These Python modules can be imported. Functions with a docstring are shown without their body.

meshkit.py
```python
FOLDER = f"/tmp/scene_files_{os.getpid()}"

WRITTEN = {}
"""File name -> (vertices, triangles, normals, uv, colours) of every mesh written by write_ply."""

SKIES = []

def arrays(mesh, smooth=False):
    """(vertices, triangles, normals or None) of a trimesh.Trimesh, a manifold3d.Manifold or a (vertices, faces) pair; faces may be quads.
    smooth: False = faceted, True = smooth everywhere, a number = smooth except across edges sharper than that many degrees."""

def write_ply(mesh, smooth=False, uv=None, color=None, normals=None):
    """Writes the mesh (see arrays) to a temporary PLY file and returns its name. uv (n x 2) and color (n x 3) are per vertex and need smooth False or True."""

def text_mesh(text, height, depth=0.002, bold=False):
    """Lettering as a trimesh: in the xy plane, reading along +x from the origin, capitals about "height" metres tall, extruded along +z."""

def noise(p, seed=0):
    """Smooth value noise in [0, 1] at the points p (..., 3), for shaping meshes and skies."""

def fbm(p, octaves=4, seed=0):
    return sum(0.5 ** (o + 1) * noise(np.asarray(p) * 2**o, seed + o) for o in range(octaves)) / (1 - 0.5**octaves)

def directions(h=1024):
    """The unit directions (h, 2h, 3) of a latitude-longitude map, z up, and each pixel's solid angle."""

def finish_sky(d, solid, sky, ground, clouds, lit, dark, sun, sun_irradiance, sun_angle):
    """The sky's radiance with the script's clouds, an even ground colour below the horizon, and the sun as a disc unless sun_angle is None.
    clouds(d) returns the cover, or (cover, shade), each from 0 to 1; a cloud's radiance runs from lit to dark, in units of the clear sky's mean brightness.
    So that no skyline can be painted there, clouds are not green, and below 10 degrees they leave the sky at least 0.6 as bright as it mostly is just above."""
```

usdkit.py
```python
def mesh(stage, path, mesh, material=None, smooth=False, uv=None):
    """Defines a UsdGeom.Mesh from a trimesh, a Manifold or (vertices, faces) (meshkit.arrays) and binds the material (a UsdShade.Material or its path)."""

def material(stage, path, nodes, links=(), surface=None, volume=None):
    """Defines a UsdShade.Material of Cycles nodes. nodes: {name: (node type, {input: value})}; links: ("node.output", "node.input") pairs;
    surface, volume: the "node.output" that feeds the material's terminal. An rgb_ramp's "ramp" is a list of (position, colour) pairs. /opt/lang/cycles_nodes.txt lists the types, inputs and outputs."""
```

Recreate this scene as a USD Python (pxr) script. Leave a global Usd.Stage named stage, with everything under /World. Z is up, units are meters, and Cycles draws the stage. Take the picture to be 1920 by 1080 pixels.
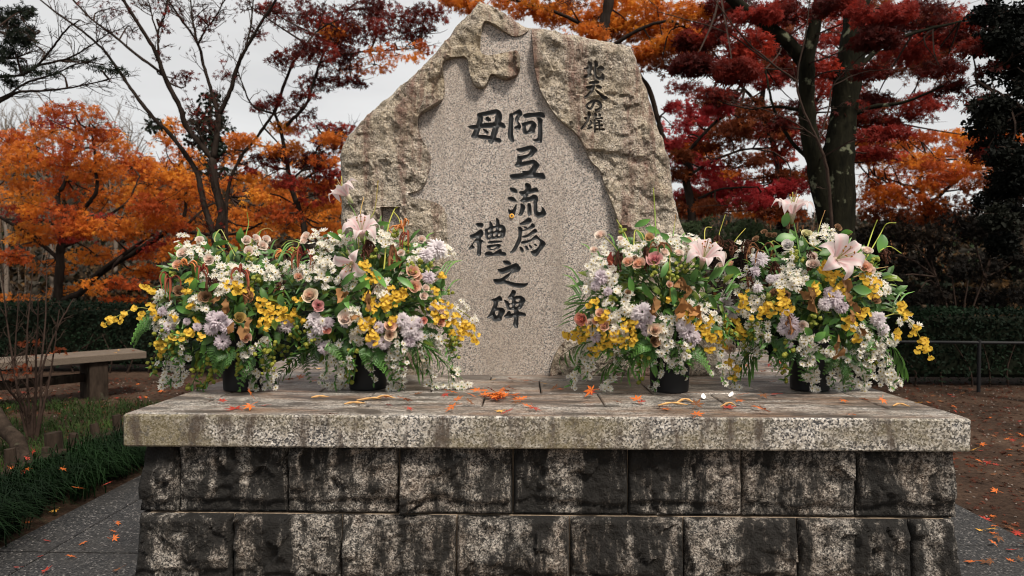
import math, random
import numpy as np, trimesh, shapely, shapely.ops, manifold3d, usdkit, meshkit
from scipy.spatial import Delaunay
from shapely.geometry import Polygon, Point, LineString
from pxr import Usd, UsdGeom, UsdLux, UsdShade, Gf, Sdf, Vt

EXPO = 1.7                                # stops
SKY_A, SKY_B = (2.02, 1.99, 1.94), (2.76, 2.72, 2.64)    # cloud radiance before the dome's strength of 0.1
stage = Usd.Stage.CreateInMemory()
UsdGeom.SetStageUpAxis(stage, UsdGeom.Tokens.z)
world = UsdGeom.Xform.Define(stage, '/World')
stage.SetDefaultPrim(world.GetPrim())
UsdGeom.Scope.Define(stage, '/World/Looks')

# ------------------------------------------------------------------ camera
CAM = np.array([-0.0696, -2.4073, 1.4942])
YAW, PITCH, ROLL, FPX = 0.01665, -0.01632, 0.00244, 1280.0
cy_, sy_ = math.cos(YAW), math.sin(YAW)
FWD = np.array([-sy_ * math.cos(PITCH), cy_ * math.cos(PITCH), math.sin(PITCH)])
R0 = np.array([cy_, sy_, 0.0]); U0 = np.cross(R0, FWD)
RIGHT = R0 * math.cos(ROLL) + U0 * math.sin(ROLL)
UP = -R0 * math.sin(ROLL) + U0 * math.cos(ROLL)
cam = UsdGeom.Camera.Define(stage, '/World/camera')
cam.AddTransformOp().Set(Gf.Matrix4d(*RIGHT, 0, *UP, 0, *(-FWD), 0, *CAM, 1))
cam.CreateFocalLengthAttr(24.0); cam.CreateHorizontalApertureAttr(36.0); cam.CreateVerticalApertureAttr(20.25)
cam.CreateFStopAttr(3.2); cam.CreateFocusDistanceAttr(3.25)
cam.CreateExposureAttr(EXPO)
cam.CreateClippingRangeAttr(Gf.Vec2f(0.05, 2000))

# ------------------------------------------------------------------ overcast sky and soft sun
SUN = np.array([0.42, -0.62, 1.0]); SUN /= np.linalg.norm(SUN)      # direction towards the veiled sun
dome = UsdLux.DomeLight.Define(stage, '/World/sky')
dome.GetPrim().SetCustomDataByKey('kind', 'structure')
skym = usdkit.material(stage, '/World/Looks/overcast_sky', {
    'sky': ('sky_texture', {'sky_type': 'single_scattering', 'sun_disc': False, 'sun_elevation': math.asin(SUN[2]), 'sun_rotation': math.atan2(SUN[0], SUN[1])}),
    'tc': ('texture_coordinate', {}),
    'map': ('mapping', {'scale': (1.0, 1.0, 3.0)}),
    'n': ('noise_texture', {'scale': 2.2, 'detail': 5.0, 'roughness': 0.55}),
    'r': ('rgb_ramp', {'ramp': [(0.25, SKY_A), (0.75, SKY_B)]}),
    'mix': ('mix', {'fac': 0.96}),
    'bg': ('background_shader', {'strength': 0.1})},
    [('tc.generated', 'map.vector'), ('map.vector', 'n.vector'), ('n.fac', 'r.fac'), ('sky.color', 'mix.color1'), ('r.color', 'mix.color2'), ('mix.color', 'bg.color')], surface='bg.background')
UsdShade.MaterialBindingAPI.Apply(dome.GetPrim()).Bind(skym)
sun = UsdLux.DistantLight.Define(stage, '/World/sun')
sun.CreateNormalizeAttr(True); sun.CreateIntensityAttr(0.4); sun.CreateAngleAttr(12.0); sun.CreateColorAttr(Gf.Vec3f(1.0, 0.91, 0.80))
zax = SUN; xax = np.cross([0, 1, 0.1], zax); xax /= np.linalg.norm(xax); yax = np.cross(zax, xax)
sun.AddTransformOp().Set(Gf.Matrix4d(*xax, 0, *yax, 0, *zax, 0, 0, 0, 10, 1))

# ------------------------------------------------------------------ helpers
def ray(px, py):
    return FWD + (px - 960) / FPX * RIGHT - (py - 540) / FPX * UP
def W(px, py, y):
    d = ray(px, py); return CAM + d * ((y - CAM[1]) / d[1])
def Wz(px, py, z):
    d = ray(px, py); return CAM + d * ((z - CAM[2]) / d[2])
_count = {}
def numbered(parent, name):
    k = _count.get((parent, name), 0); _count[(parent, name)] = k + 1
    return name if k == 0 else f'{name}_{k:03d}'
class Node:
    def __init__(s, path, loc): s.path, s.loc = path, np.asarray(loc, float)
def tag(prim, label=None, cat=None, group=None, kind=None):
    for k, v in (('label', label), ('category', cat), ('group', group), ('kind', kind)):
        if v: prim.SetCustomDataByKey(k, v)
def thing(name, label=None, cat=None, loc=(0, 0, 0), group=None, kind=None):
    path = '/World/' + numbered('/World', name)
    x = UsdGeom.Xform.Define(stage, path); x.AddTranslateOp().Set(Gf.Vec3d(*map(float, loc)))
    tag(x.GetPrim(), label, cat, group, kind)
    return Node(path, loc)
def put(name, vf, mat, parent=None, label=None, cat=None, group=None, kind=None, col=None, smooth=False, at=None):
    """One Mesh prim; vertices in world coordinates, stored relative to the parent's base (or to at for a thing of one mesh)."""
    v, f, n = meshkit.arrays(vf, smooth)
    loc = parent.loc if parent else (np.zeros(3) if at is None else np.asarray(at, float))
    base = parent.path if parent else '/World'
    path = base + '/' + numbered(base, name)
    m = UsdGeom.Mesh.Define(stage, path)
    if parent is None and at is not None: m.AddTranslateOp().Set(Gf.Vec3d(*map(float, loc)))
    m.CreatePointsAttr(Vt.Vec3fArray.FromNumpy(np.ascontiguousarray(v - loc, np.float32)))
    m.CreateFaceVertexCountsAttr(Vt.IntArray.FromNumpy(np.full(len(f), 3, np.int32)))
    m.CreateFaceVertexIndicesAttr(Vt.IntArray.FromNumpy(np.ascontiguousarray(f, np.int32).ravel()))
    m.CreateSubdivisionSchemeAttr('none')
    if n is not None:
        m.CreateNormalsAttr(Vt.Vec3fArray.FromNumpy(n.astype(np.float32))); m.SetNormalsInterpolation('vertex')
    if col is not None:
        UsdGeom.PrimvarsAPI(m).CreatePrimvar('tint', Sdf.ValueTypeNames.Color3fArray, 'vertex').Set(Vt.Vec3fArray.FromNumpy(np.ascontiguousarray(col, np.float32)))
    UsdShade.MaterialBindingAPI.Apply(m.GetPrim()).Bind(mat)
    tag(m.GetPrim(), label, cat, group, kind)
    return Node(path, loc)
def cat_(parts):
    vs, fs, k = [], [], 0
    for v, f in parts:
        vs.append(np.asarray(v, float)); fs.append(np.asarray(f, int) + k); k += len(v)
    return np.vstack(vs), np.vstack(fs)
def catc(parts):
    v, f = cat_([p[:2] for p in parts]); return v, f, np.vstack([p[2] for p in parts])
def tris(q):
    q = np.asarray(q, int); return np.vstack([q[:, [0, 1, 2]], q[:, [0, 2, 3]]]) if q.shape[1] == 4 else q
def grid_faces(nu, nv):
    i, j = np.meshgrid(np.arange(nu - 1), np.arange(nv - 1), indexing='ij'); a = (i * nv + j).ravel()
    return tris(np.stack([a, a + nv, a + nv + 1, a + 1], 1))
def cbox(lo, hi, c=0.004):
    lo, hi = np.asarray(lo, float), np.asarray(hi, float); pts = []
    for s in np.ndindex(2, 2, 2):
        p = np.where(np.array(s) == 1, hi, lo); d = np.where(np.array(s) == 1, -c, c)
        for k in range(3):
            q = p + d; q[k] = p[k]; pts.append(q)
    h = trimesh.convex.convex_hull(np.array(pts)); return np.array(h.vertices), np.array(h.faces)
def tube(P, r, n=6):
    P = np.asarray(P, float); r = np.broadcast_to(np.asarray(r, float), (len(P),))
    T = np.gradient(P, axis=0); T /= np.maximum(np.linalg.norm(T, axis=1, keepdims=True), 1e-9)
    ref = np.array([0.31, 0.2, 0.93]) if abs(T[0] @ [0.31, 0.2, 0.93]) < 0.95 else np.array([1.0, 0, 0])
    A = np.cross(T, ref); A /= np.maximum(np.linalg.norm(A, axis=1, keepdims=True), 1e-9); B = np.cross(T, A)
    a = np.arange(n) * 2 * math.pi / n
    v = (P[:, None] + r[:, None, None] * (np.cos(a)[None, :, None] * A[:, None] + np.sin(a)[None, :, None] * B[:, None])).reshape(-1, 3)
    i, j = np.meshgrid(np.arange(len(P) - 1), np.arange(n), indexing='ij'); i, j = i.ravel(), j.ravel(); k = (j + 1) % n
    f = tris(np.stack([i * n + j, i * n + k, (i + 1) * n + k, (i + 1) * n + j], 1))
    caps = [[0, q + 1, q] for q in range(1, n - 1)] + [[(len(P) - 1) * n, (len(P) - 1) * n + q, (len(P) - 1) * n + q + 1] for q in range(1, n - 1)]
    return v, np.vstack([f, caps])
def spline(P, n):
    P = np.asarray(P, float)
    if len(P) == 2: return P[0] + (P[1] - P[0]) * np.linspace(0, 1, n)[:, None]
    Q = np.vstack([2 * P[0] - P[1], P, 2 * P[-1] - P[-2]]); t = np.linspace(0, len(P) - 1 - 1e-9, n); i = t.astype(int); u = (t - i)[:, None]
    a, b, c, d = Q[i], Q[i + 1], Q[i + 2], Q[i + 3]
    return 0.5 * (2 * b + (c - a) * u + (2 * a - 5 * b + 4 * c - d) * u**2 + (3 * b - a - 3 * c + d) * u**3)
def chaikin(P, k=2):
    P = np.asarray(P, float)
    for _ in range(k):
        N = np.roll(P, -1, 0); P = np.stack([0.75 * P + 0.25 * N, 0.25 * P + 0.75 * N], 1).reshape(-1, 2)
    return P
def facets(p, n, g, seed):
    """Broken planes: each point takes the tilted plane of its nearest seed point."""
    r = np.random.default_rng(seed); lo, hi = p.min(0), p.max(0); c = lo + (hi - lo) * r.random((n, 2)); sl = r.normal(size=(n, 2)) * g; h = r.normal(size=n) * g * 0.05
    k = np.concatenate([((q[:, None] - c[None]) ** 2).sum(2).argmin(1) for q in np.array_split(p, max(1, len(p) // 4000))]); return ((p - c[k]) * sl[k]).sum(1) + h[k]
def fbm(p, o=4, seed=0): return meshkit.fbm(p, o, seed) - 0.5
def tri2d(poly, step, inner=None):
    """Triangulates a polygon with a grid of inner points; returns 2D points, faces, distance to the rim."""
    pts = []
    for ring in [poly.exterior, *poly.interiors]:
        n = max(6, int(ring.length / step)); pts.append(np.array([ring.interpolate(i / n, normalized=True).coords[0] for i in range(n)]))
    rim = np.vstack(pts); x0, y0, x1, y1 = poly.bounds
    gx, gy = np.meshgrid(np.arange(x0, x1, step), np.arange(y0, y1, step * 0.87)); gx = gx + (np.arange(gx.shape[0]) % 2)[:, None] * step / 2
    g = np.stack([gx.ravel(), gy.ravel()], 1); inside = poly.buffer(-step * 0.45)
    g = g[shapely.contains_xy(inside, g[:, 0], g[:, 1])] if not inside.is_empty else g[:0]
    p = np.vstack([rim, g]); s = Delaunay(p).simplices; c = p[s].mean(1)
    s = s[shapely.contains_xy(poly, c[:, 0], c[:, 1])]
    a = p[s]; area = (a[:, 1, 0] - a[:, 0, 0]) * (a[:, 2, 1] - a[:, 0, 1]) - (a[:, 1, 1] - a[:, 0, 1]) * (a[:, 2, 0] - a[:, 0, 0])
    s[area < 0] = s[area < 0][:, ::-1]
    d = shapely.distance(poly.boundary, shapely.points(p))
    return p, s, d, [len(q) for q in pts]

# ------------------------------------------------------------------ materials
def mat(name, nodes, links, surface='p.BSDF'): return usdkit.material(stage, '/World/Looks/' + name, nodes, links, surface=surface)
def plain(name, c, rough=0.6, spec=0.4, var=0.25, scale=30, bump=0.0):
    return mat(name, {'g': ('geometry', {}), 'n': ('noise_texture', {'scale': scale, 'detail': 4.0}), 'r': ('rgb_ramp', {'ramp': [(0.3, tuple(x * (1 - var) for x in c)), (0.7, tuple(min(1, x * (1 + var)) for x in c))]}),
        'b': ('bump', {'strength': bump, 'distance': 0.01}), 'p': ('principled_bsdf', {'roughness': rough, 'specular_ior_level': spec})},
        [('g.position', 'n.vector'), ('n.fac', 'r.fac'), ('r.color', 'p.base_color'), ('n.fac', 'b.height'), ('b.normal', 'p.normal')])
def granite(name, speck, cells, stains, rough=0.6, bump=0.15, bscale=180, bdist=0.012, ragged=0.62):
    """Speckled granite: voronoi crystals coloured by the ramp speck; stains = list of (ramp, noise scale xyz, (lo, hi), colour, seed)."""
    N = {'g': ('geometry', {}), 'v': ('voronoi_texture', {'scale': cells}), 's': ('separate_color', {}), 'c': ('rgb_ramp', {'ramp': speck, 'interpolate': False}),
         'v2': ('voronoi_texture', {'scale': cells * 0.55}), 's2': ('separate_color', {}), 'c2': ('rgb_ramp', {'ramp': [(0, (0.55, 0.55, 0.55)), (0.5, (1, 1, 1)), (1, (1.15, 1.12, 1.08))]}), 'm0': ('mix', {'mix_type': 'multiply', 'fac': 0.7}),
         'bn': ('noise_texture', {'scale': bscale, 'detail': 5.0, 'roughness': 0.65}), 'b': ('bump', {'strength': bump, 'distance': bdist}), 'p': ('principled_bsdf', {'roughness': rough, 'specular_ior_level': 0.35})}
    L = [('g.position', 'v.vector'), ('v.color', 's.color'), ('s.r', 'c.fac'), ('g.position', 'v2.vector'), ('v2.color', 's2.color'), ('s2.g', 'c2.fac'), ('c.color', 'm0.color1'), ('c2.color', 'm0.color2'),
         ('g.position', 'bn.vector'), ('bn.fac', 'b.height'), ('b.normal', 'p.normal')]
    last = 'm0.color'
    for i, (sc, lohi, colr, off, amount) in enumerate(stains):
        N[f'mp{i}'] = ('mapping', {'scale': sc, 'location': off}); N[f'n{i}'] = ('noise_texture', {'scale': 1.0, 'detail': 9.0, 'roughness': ragged})
        N[f'r{i}'] = ('map_range', {'from_min': lohi[0], 'from_max': lohi[1], 'to_min': 0.0, 'to_max': amount, 'clamp': True}); N[f'x{i}'] = ('mix', {'color2': colr})
        L += [('g.position', f'mp{i}.vector'), (f'mp{i}.vector', f'n{i}.vector'), (f'n{i}.fac', f'r{i}.value'), (f'r{i}.result', f'x{i}.fac'), (last, f'x{i}.color1')]; last = f'x{i}.color'
    L.append((last, 'p.base_color'))
    return mat(name, N, L)
SP = [(0.0, (0.05, 0.05, 0.053)), (0.14, (0.16, 0.155, 0.15)), (0.32, (0.36, 0.30, 0.26)), (0.62, (0.43, 0.375, 0.33)), (0.85, (0.53, 0.495, 0.455))]
M_PANEL = granite('polished_granite', SP, 265, [((3, 3, 1.2), (0.46, 0.66), (0.26, 0.215, 0.175), (3, 1, 7), 0.5), ((9, 9, 0.6), (0.52, 0.66), (0.20, 0.17, 0.145), (1, 1, 2), 0.4)], rough=0.45, bump=0.04)
SPR = [(0.0, (0.11, 0.095, 0.08)), (0.12, (0.25, 0.215, 0.175)), (0.32, (0.40, 0.345, 0.275)), (0.7, (0.48, 0.42, 0.345)), (0.92, (0.56, 0.51, 0.45))]
M_ROUGH = granite('rough_split_granite', SPR, 230, [((3.2, 3.2, 3.2), (0.44, 0.66), (0.30, 0.235, 0.14), (0, 0, 0), 0.6), ((8, 8, 0.7), (0.50, 0.60), (0.13, 0.058, 0.045), (5.2, 0, 1.0), 0.75), ((13, 13, 10), (0.52, 0.64), (0.085, 0.07, 0.05), (2, 2, 2), 0.7), ((42, 42, 34), (0.53, 0.62), (0.075, 0.062, 0.045), (7, 2, 2), 0.7)], rough=0.9, bump=1.0, bscale=30, bdist=0.03, ragged=0.7)
SPS = [(0.0, (0.07, 0.07, 0.072)), (0.16, (0.20, 0.195, 0.185)), (0.38, (0.37, 0.34, 0.30)), (0.66, (0.47, 0.435, 0.395)), (0.88, (0.56, 0.535, 0.50))]
M_SLABTOP = granite('weathered_slab_granite', SPS, 240, [((1.6, 5.5, 2), (0.42, 0.60), (0.17, 0.10, 0.062), (3.5, 0.3, 0), 0.85), ((3.0, 9.5, 2), (0.47, 0.58), (0.045, 0.038, 0.034), (1.5, 0.3, 0), 0.85), ((14, 40, 14), (0.49, 0.62), (0.06, 0.05, 0.045), (0, 4, 0), 0.75)], rough=0.38, bump=0.25, ragged=0.68)
SPF = [(0.0, (0.045, 0.045, 0.048)), (0.24, (0.16, 0.155, 0.15)), (0.42, (0.36, 0.33, 0.29)), (0.66, (0.48, 0.45, 0.41)), (0.88, (0.58, 0.555, 0.52))]
M_SLABFRONT = granite('slab_edge_granite', SPF, 185, [((0.9, 1, 2), (0.44, 0.56), (0.13, 0.105, 0.05), (-0.25, 0, 2), 0.75), ((10, 5, 2.4), (0.49, 0.60), (0.05, 0.035, 0.026), (0, 0, 0.9), 0.85), ((50, 50, 50), (0.51, 0.60), (0.06, 0.055, 0.05), (0, 3, 0.9), 0.65)], rough=0.6, bump=0.3, ragged=0.7)
M_BLOCK = granite('rock_faced_block_granite', [(0.0, (0.04, 0.038, 0.036)), (0.22, (0.15, 0.14, 0.13)), (0.45, (0.29, 0.26, 0.23)), (0.78, (0.40, 0.37, 0.33))], 240,
    [((2, 2, 2), (0.45, 0.7), (0.17, 0.10, 0.055), (8, 0, 1), 0.5), ((5.2, 5.2, 1.1), (0.46, 0.54), (0.006, 0.0055, 0.005), (2.3, 0, 0.4), 0.97), ((14, 14, 5), (0.495, 0.575), (0.008, 0.007, 0.006), (0, 0, 5), 0.9), ((48, 48, 48), (0.50, 0.58), (0.010, 0.009, 0.008), (0, 0, 0), 0.85)], rough=0.92, bump=1.0, bscale=42, bdist=0.025, ragged=0.74)
M_MORTAR = plain('old_mortar', (0.26, 0.20, 0.145), 0.95, 0.1, 0.3, 60, 0.3)
M_PAINT2 = plain('worn_inscription_paint', (0.05, 0.046, 0.042), 0.6, 0.4, 0.6, 90, 0.3)
M_PAINT = plain('black_inscription_paint', (0.030, 0.032, 0.034), 0.45, 0.6, 0.45, 60, 0.3)

# ------------------------------------------------------------------ ground
def leafy_ground():
    return mat('bare_earth', {'g': ('geometry', {}), 'n': ('noise_texture', {'scale': 1.3, 'detail': 9.0, 'roughness': 0.65}), 'r': ('rgb_ramp', {'ramp': [(0.3, (0.020, 0.013, 0.009)), (0.5, (0.050, 0.031, 0.021)), (0.7, (0.095, 0.063, 0.044))]}),
        'n2': ('noise_texture', {'scale': 26.0, 'detail': 6.0, 'roughness': 0.7}), 'r2': ('rgb_ramp', {'ramp': [(0.35, (0.45, 0.4, 0.37)), (0.65, (1.25, 1.2, 1.15))]}), 'm': ('mix', {'mix_type': 'multiply', 'fac': 1.0}),
        'b': ('bump', {'strength': 0.8, 'distance': 0.03}), 'p': ('principled_bsdf', {'roughness': 0.95, 'specular_ior_level': 0.15})},
        [('g.position', 'n.vector'), ('g.position', 'n2.vector'), ('n.fac', 'r.fac'), ('n2.fac', 'r2.fac'), ('r.color', 'm.color1'), ('r2.color', 'm.color2'), ('m.color', 'p.base_color'), ('n2.fac', 'b.height'), ('b.normal', 'p.normal')])
M_EARTH = leafy_ground()
def ground_z(x, y):
    x, y = np.asarray(x, float), np.asarray(y, float)
    z = 0.035 * fbm(np.stack([x * 0.8, y * 0.8, 0 * x], -1), 3, 5) * np.clip((np.abs(x) - 3.0) / 1.0, 0, 1)
    far = np.clip((y - 13) / 40, 0, 1); return z - 0.004 - 1.2 * far * np.clip(1 - np.clip((y - 40) / 60, 0, 1), 0, 1)
gx = np.concatenate([np.linspace(-600, -30, 20), np.linspace(-28, 28, 160), np.linspace(30, 600, 20)])
gy = np.concatenate([np.linspace(-100, -6, 12), np.linspace(-5, 26, 130), np.linspace(28, 900, 30)])
X, Y = np.meshgrid(gx, gy, indexing='ij')
put('ground', (np.stack([X, Y, ground_z(X, Y)], -1).reshape(-1, 3), grid_faces(len(gx), len(gy))), M_EARTH, kind='structure', smooth=True)

# paving round the pedestal: every slab its own piece
M_PAVE = granite('dark_paving_granite', [(0.0, (0.010, 0.010, 0.011)), (0.4, (0.026, 0.026, 0.027)), (0.78, (0.055, 0.053, 0.051)), (0.95, (0.16, 0.15, 0.145))], 120, [((2, 2, 2), (0.5, 0.7), (0.03, 0.028, 0.026), (4, 4, 4), 0.6)], rough=0.7, bump=0.5, bscale=60)
pave = thing('pavement', kind='structure')
rs = random.Random(4)
put('bedding', cbox((-2.9, -1.9, -0.06), (2.76, 3.3, 0.004), 0.002), M_MORTAR, pave)
for xs in ((-2.9, -2.6, -1.98, -1.36), (1.42, 2.05, 2.76)):
    for a, b in zip(xs[:-1], xs[1:]):
        y = -1.9 + rs.uniform(0, 0.3); ys = [-1.9]
        while y < 3.2: ys.append(y); y += 0.75
        ys.append(3.3)
        for c, d in zip(ys[:-1], ys[1:]):
            if d - c > 0.05: put('paving_slab', cbox((a + 0.005, c + 0.005, -0.05), (b - 0.005, d - 0.005, 0.022 + rs.uniform(-0.003, 0.003)), 0.004), M_PAVE, pave)

# ------------------------------------------------------------------ pedestal
ped = thing('stone_pedestal', 'wide granite pedestal of dark stained rock-faced blocks under a paved slab top', 'pedestal', (0, 1.2, 0))
Z0, ZS = 0.884, 1.0                       # underside and top of the slab
put('mortar_core', cbox((-1.47, 0.10, -0.1), (1.50, 2.30, Z0 - 0.001), 0.01), M_MORTAR, ped)
def rough_block(x0, x1, z0, z1, y0, seed, bt=0.06, left=False, right=False, amp=1.0, n=None):
    """Rock-faced block: front relief towards -y with drafted margins, ragged lower lip, batter bt."""
    nx = n or max(14, int((x1 - x0) / 0.0085)); nz = n or 30
    u, w = np.meshgrid(np.linspace(0, 1, nx), np.linspace(0, 1, nz), indexing='ij')
    x, z = x0 + (x1 - x0) * u, z0 + (z1 - z0) * w
    e = np.minimum(np.minimum(u, 1 - u) * (x1 - x0), np.minimum(w, 1 - w) * (z1 - z0))
    P = np.stack([x, 0 * x + seed * 3.7, z], -1)
    lip = 0.16 + 0.22 * fbm(np.stack([x * 7, 0 * x + seed, 0 * x], -1), 3, seed)
    body = np.clip((w - lip) / 0.05, 0, 1); body = body * body * (3 - 2 * body)
    rid = np.abs(fbm(P * 9, 4, seed + 3)) * 2
    rel = (0.010 + 0.020 * body * (0.75 + 0.25 * (1 - w)) + 0.050 * fbm(P * 6, 5, seed) + 0.034 * fbm(P * 18, 4, seed + 9) - 0.012 * rid + facets(np.stack([x.ravel() * 1.0, z.ravel()], 1) + 0.03 * np.stack([fbm(P * 14, 3, 1).ravel(), fbm(P * 14, 3, 2).ravel()], 1), max(6, int((x1 - x0) * 60)), 0.11, seed).reshape(x.shape)) * amp
    m = np.clip(e / 0.011, 0, 1); m = m * (2 - m)
    y = y0 - bt * (z1 - z) - np.maximum(rel, -0.004) * m - 0.002
    if left: x = x - bt * 1.1 * (z1 - z) * (1 - u) ** 3 - 0.012 * (1 - u) ** 4 * fbm(P * 12, 3, seed + 2)
    if right: x = x + bt * 1.1 * (z1 - z) * u ** 3 + 0.012 * u ** 4 * fbm(P * 12, 3, seed + 2)
    v = np.stack([x, y, z], -1).reshape(-1, 3); f = grid_faces(nx, nz)
    idx = np.arange(nx * nz).reshape(nx, nz)
    ring = np.concatenate([idx[:, 0], idx[-1, 1:], idx[-2::-1, -1], idx[0, -2:0:-1]])
    bk = v[ring].copy(); bk[:, 1] = y0 + 0.11; k = len(v); m_ = len(ring); a = np.arange(m_); b = (a + 1) % m_
    side = tris(np.stack([ring[a], k + a, k + b, ring[b]], 1))
    back = np.array([[k, k + i + 1, k + i] for i in range(1, m_ - 1)])
    return np.vstack([v, bk]), np.vstack([f, side, back])
rows = [(0.632, Z0 - 0.001, 0.085, [W(p, 905, 0.09)[0] for p in (276, 341, 543, 750, 962, 1176, 1387, 1598, 1778)]),
        (0.378, 0.625, 0.060, [W(p, 1050, 0.05)[0] for p in (262, 438, 641, 856, 1068, 1281, 1494, 1703, 1790)]),
        (0.126, 0.371, 0.034, list(np.linspace(-1.52, 1.55, 9)[:1]) + [-1.42 + 0.405 * i for i in range(8)] + [1.55]),
        (-0.10, 0.119, 0.008, list(np.linspace(-1.56, 1.58, 9)))]
for r, (z0, z1, y0, xs) in enumerate(rows):
    for i in range(len(xs) - 1):
        put('block', rough_block(xs[i] + 0.0025, xs[i + 1] - 0.0025, z0, z1, y0, 11 * r + i + 1, left=i == 0, right=i == len(xs) - 2, n=None if r < 2 else 16), M_BLOCK, ped, smooth=50)
    put('mortar_bed', cbox((xs[0] + .03, y0 + .006, z0 - 0.009), (xs[-1] - .03, y0 + .08, z1 + .0005), 0.001), M_MORTAR, ped)
    for s in (-1, 1):                     # side courses, seen only from a step aside
        xe = xs[0] if s < 0 else xs[-1]; ys = np.linspace(y0 + 0.12, 2.36, 6) + (0.1 if r % 2 else 0)
        for i in range(5):
            v, f = rough_block(ys[i] + 0.004, ys[i + 1] - 0.004, z0, z1, 0.0, 90 + 11 * r + i + (50 if s > 0 else 0), n=12)
            q = v.copy(); q[:, 0] = xe - s * 0.01 - s * v[:, 1] * -1 if False else xe - s * (0.0 + v[:, 1]) * 1.0 - s * 0.0; q[:, 1] = v[:, 0]
            put('block', (q, f if s > 0 else f[:, ::-1]), M_BLOCK, ped, smooth=50)
# slab top: edge beams and inner tiles
BEAM = 0.185; YB = 2.40
for lo, hi in (((-1.5, 0, Z0), (1.5, BEAM, ZS)), ((-1.5, YB - BEAM, Z0), (1.5, YB, ZS)), ((-1.5, BEAM + 0.004, Z0), (-1.5 + BEAM, YB - BEAM - 0.004, ZS - 0.001)), ((1.5 - BEAM, BEAM + 0.004, Z0), (1.5, YB - BEAM - 0.004, ZS - 0.001))):
    put('edge_beam', cbox(lo, hi, 0.006), M_SLABFRONT if lo[1] == 0 else M_SLABTOP, ped)
put('edge_beam_top', cbox((-1.494, 0.0065, ZS - 0.02), (1.494, BEAM - 0.005, ZS + 0.0015), 0.002), M_SLABTOP, ped)
put('slab_bed', cbox((-1.5 + BEAM + 0.001, BEAM + 0.001, Z0 + 0.01), (1.5 - BEAM - 0.001, YB - BEAM - 0.001, ZS - 0.018), 0.002), plain('joint_dirt', (0.05, 0.042, 0.035), 0.95, 0.1), ped)
ty = [BEAM + 0.006, 0.50, 0.86, 1.22, 1.58, 1.94, YB - BEAM - 0.006]
for r in range(len(ty) - 1):
    tx = [-1.5 + BEAM + 0.006] + [c for c in [W(1136.7, 768, 0.19)[0] + 0.475 * k + (0 if r % 2 == 0 else -0.24) for k in range(-4, 4)] if -1.1 < c < 1.1] + [1.5 - BEAM - 0.006]
    for a, b in zip(tx[:-1], tx[1:]):
        put('paving_tile', cbox((a + 0.003, ty[r] + 0.003, ZS - 0.07), (b - 0.003, ty[r + 1] - 0.003, ZS + rs.uniform(-0.002, 0.001)), 0.004), M_SLABTOP, ped)

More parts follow.
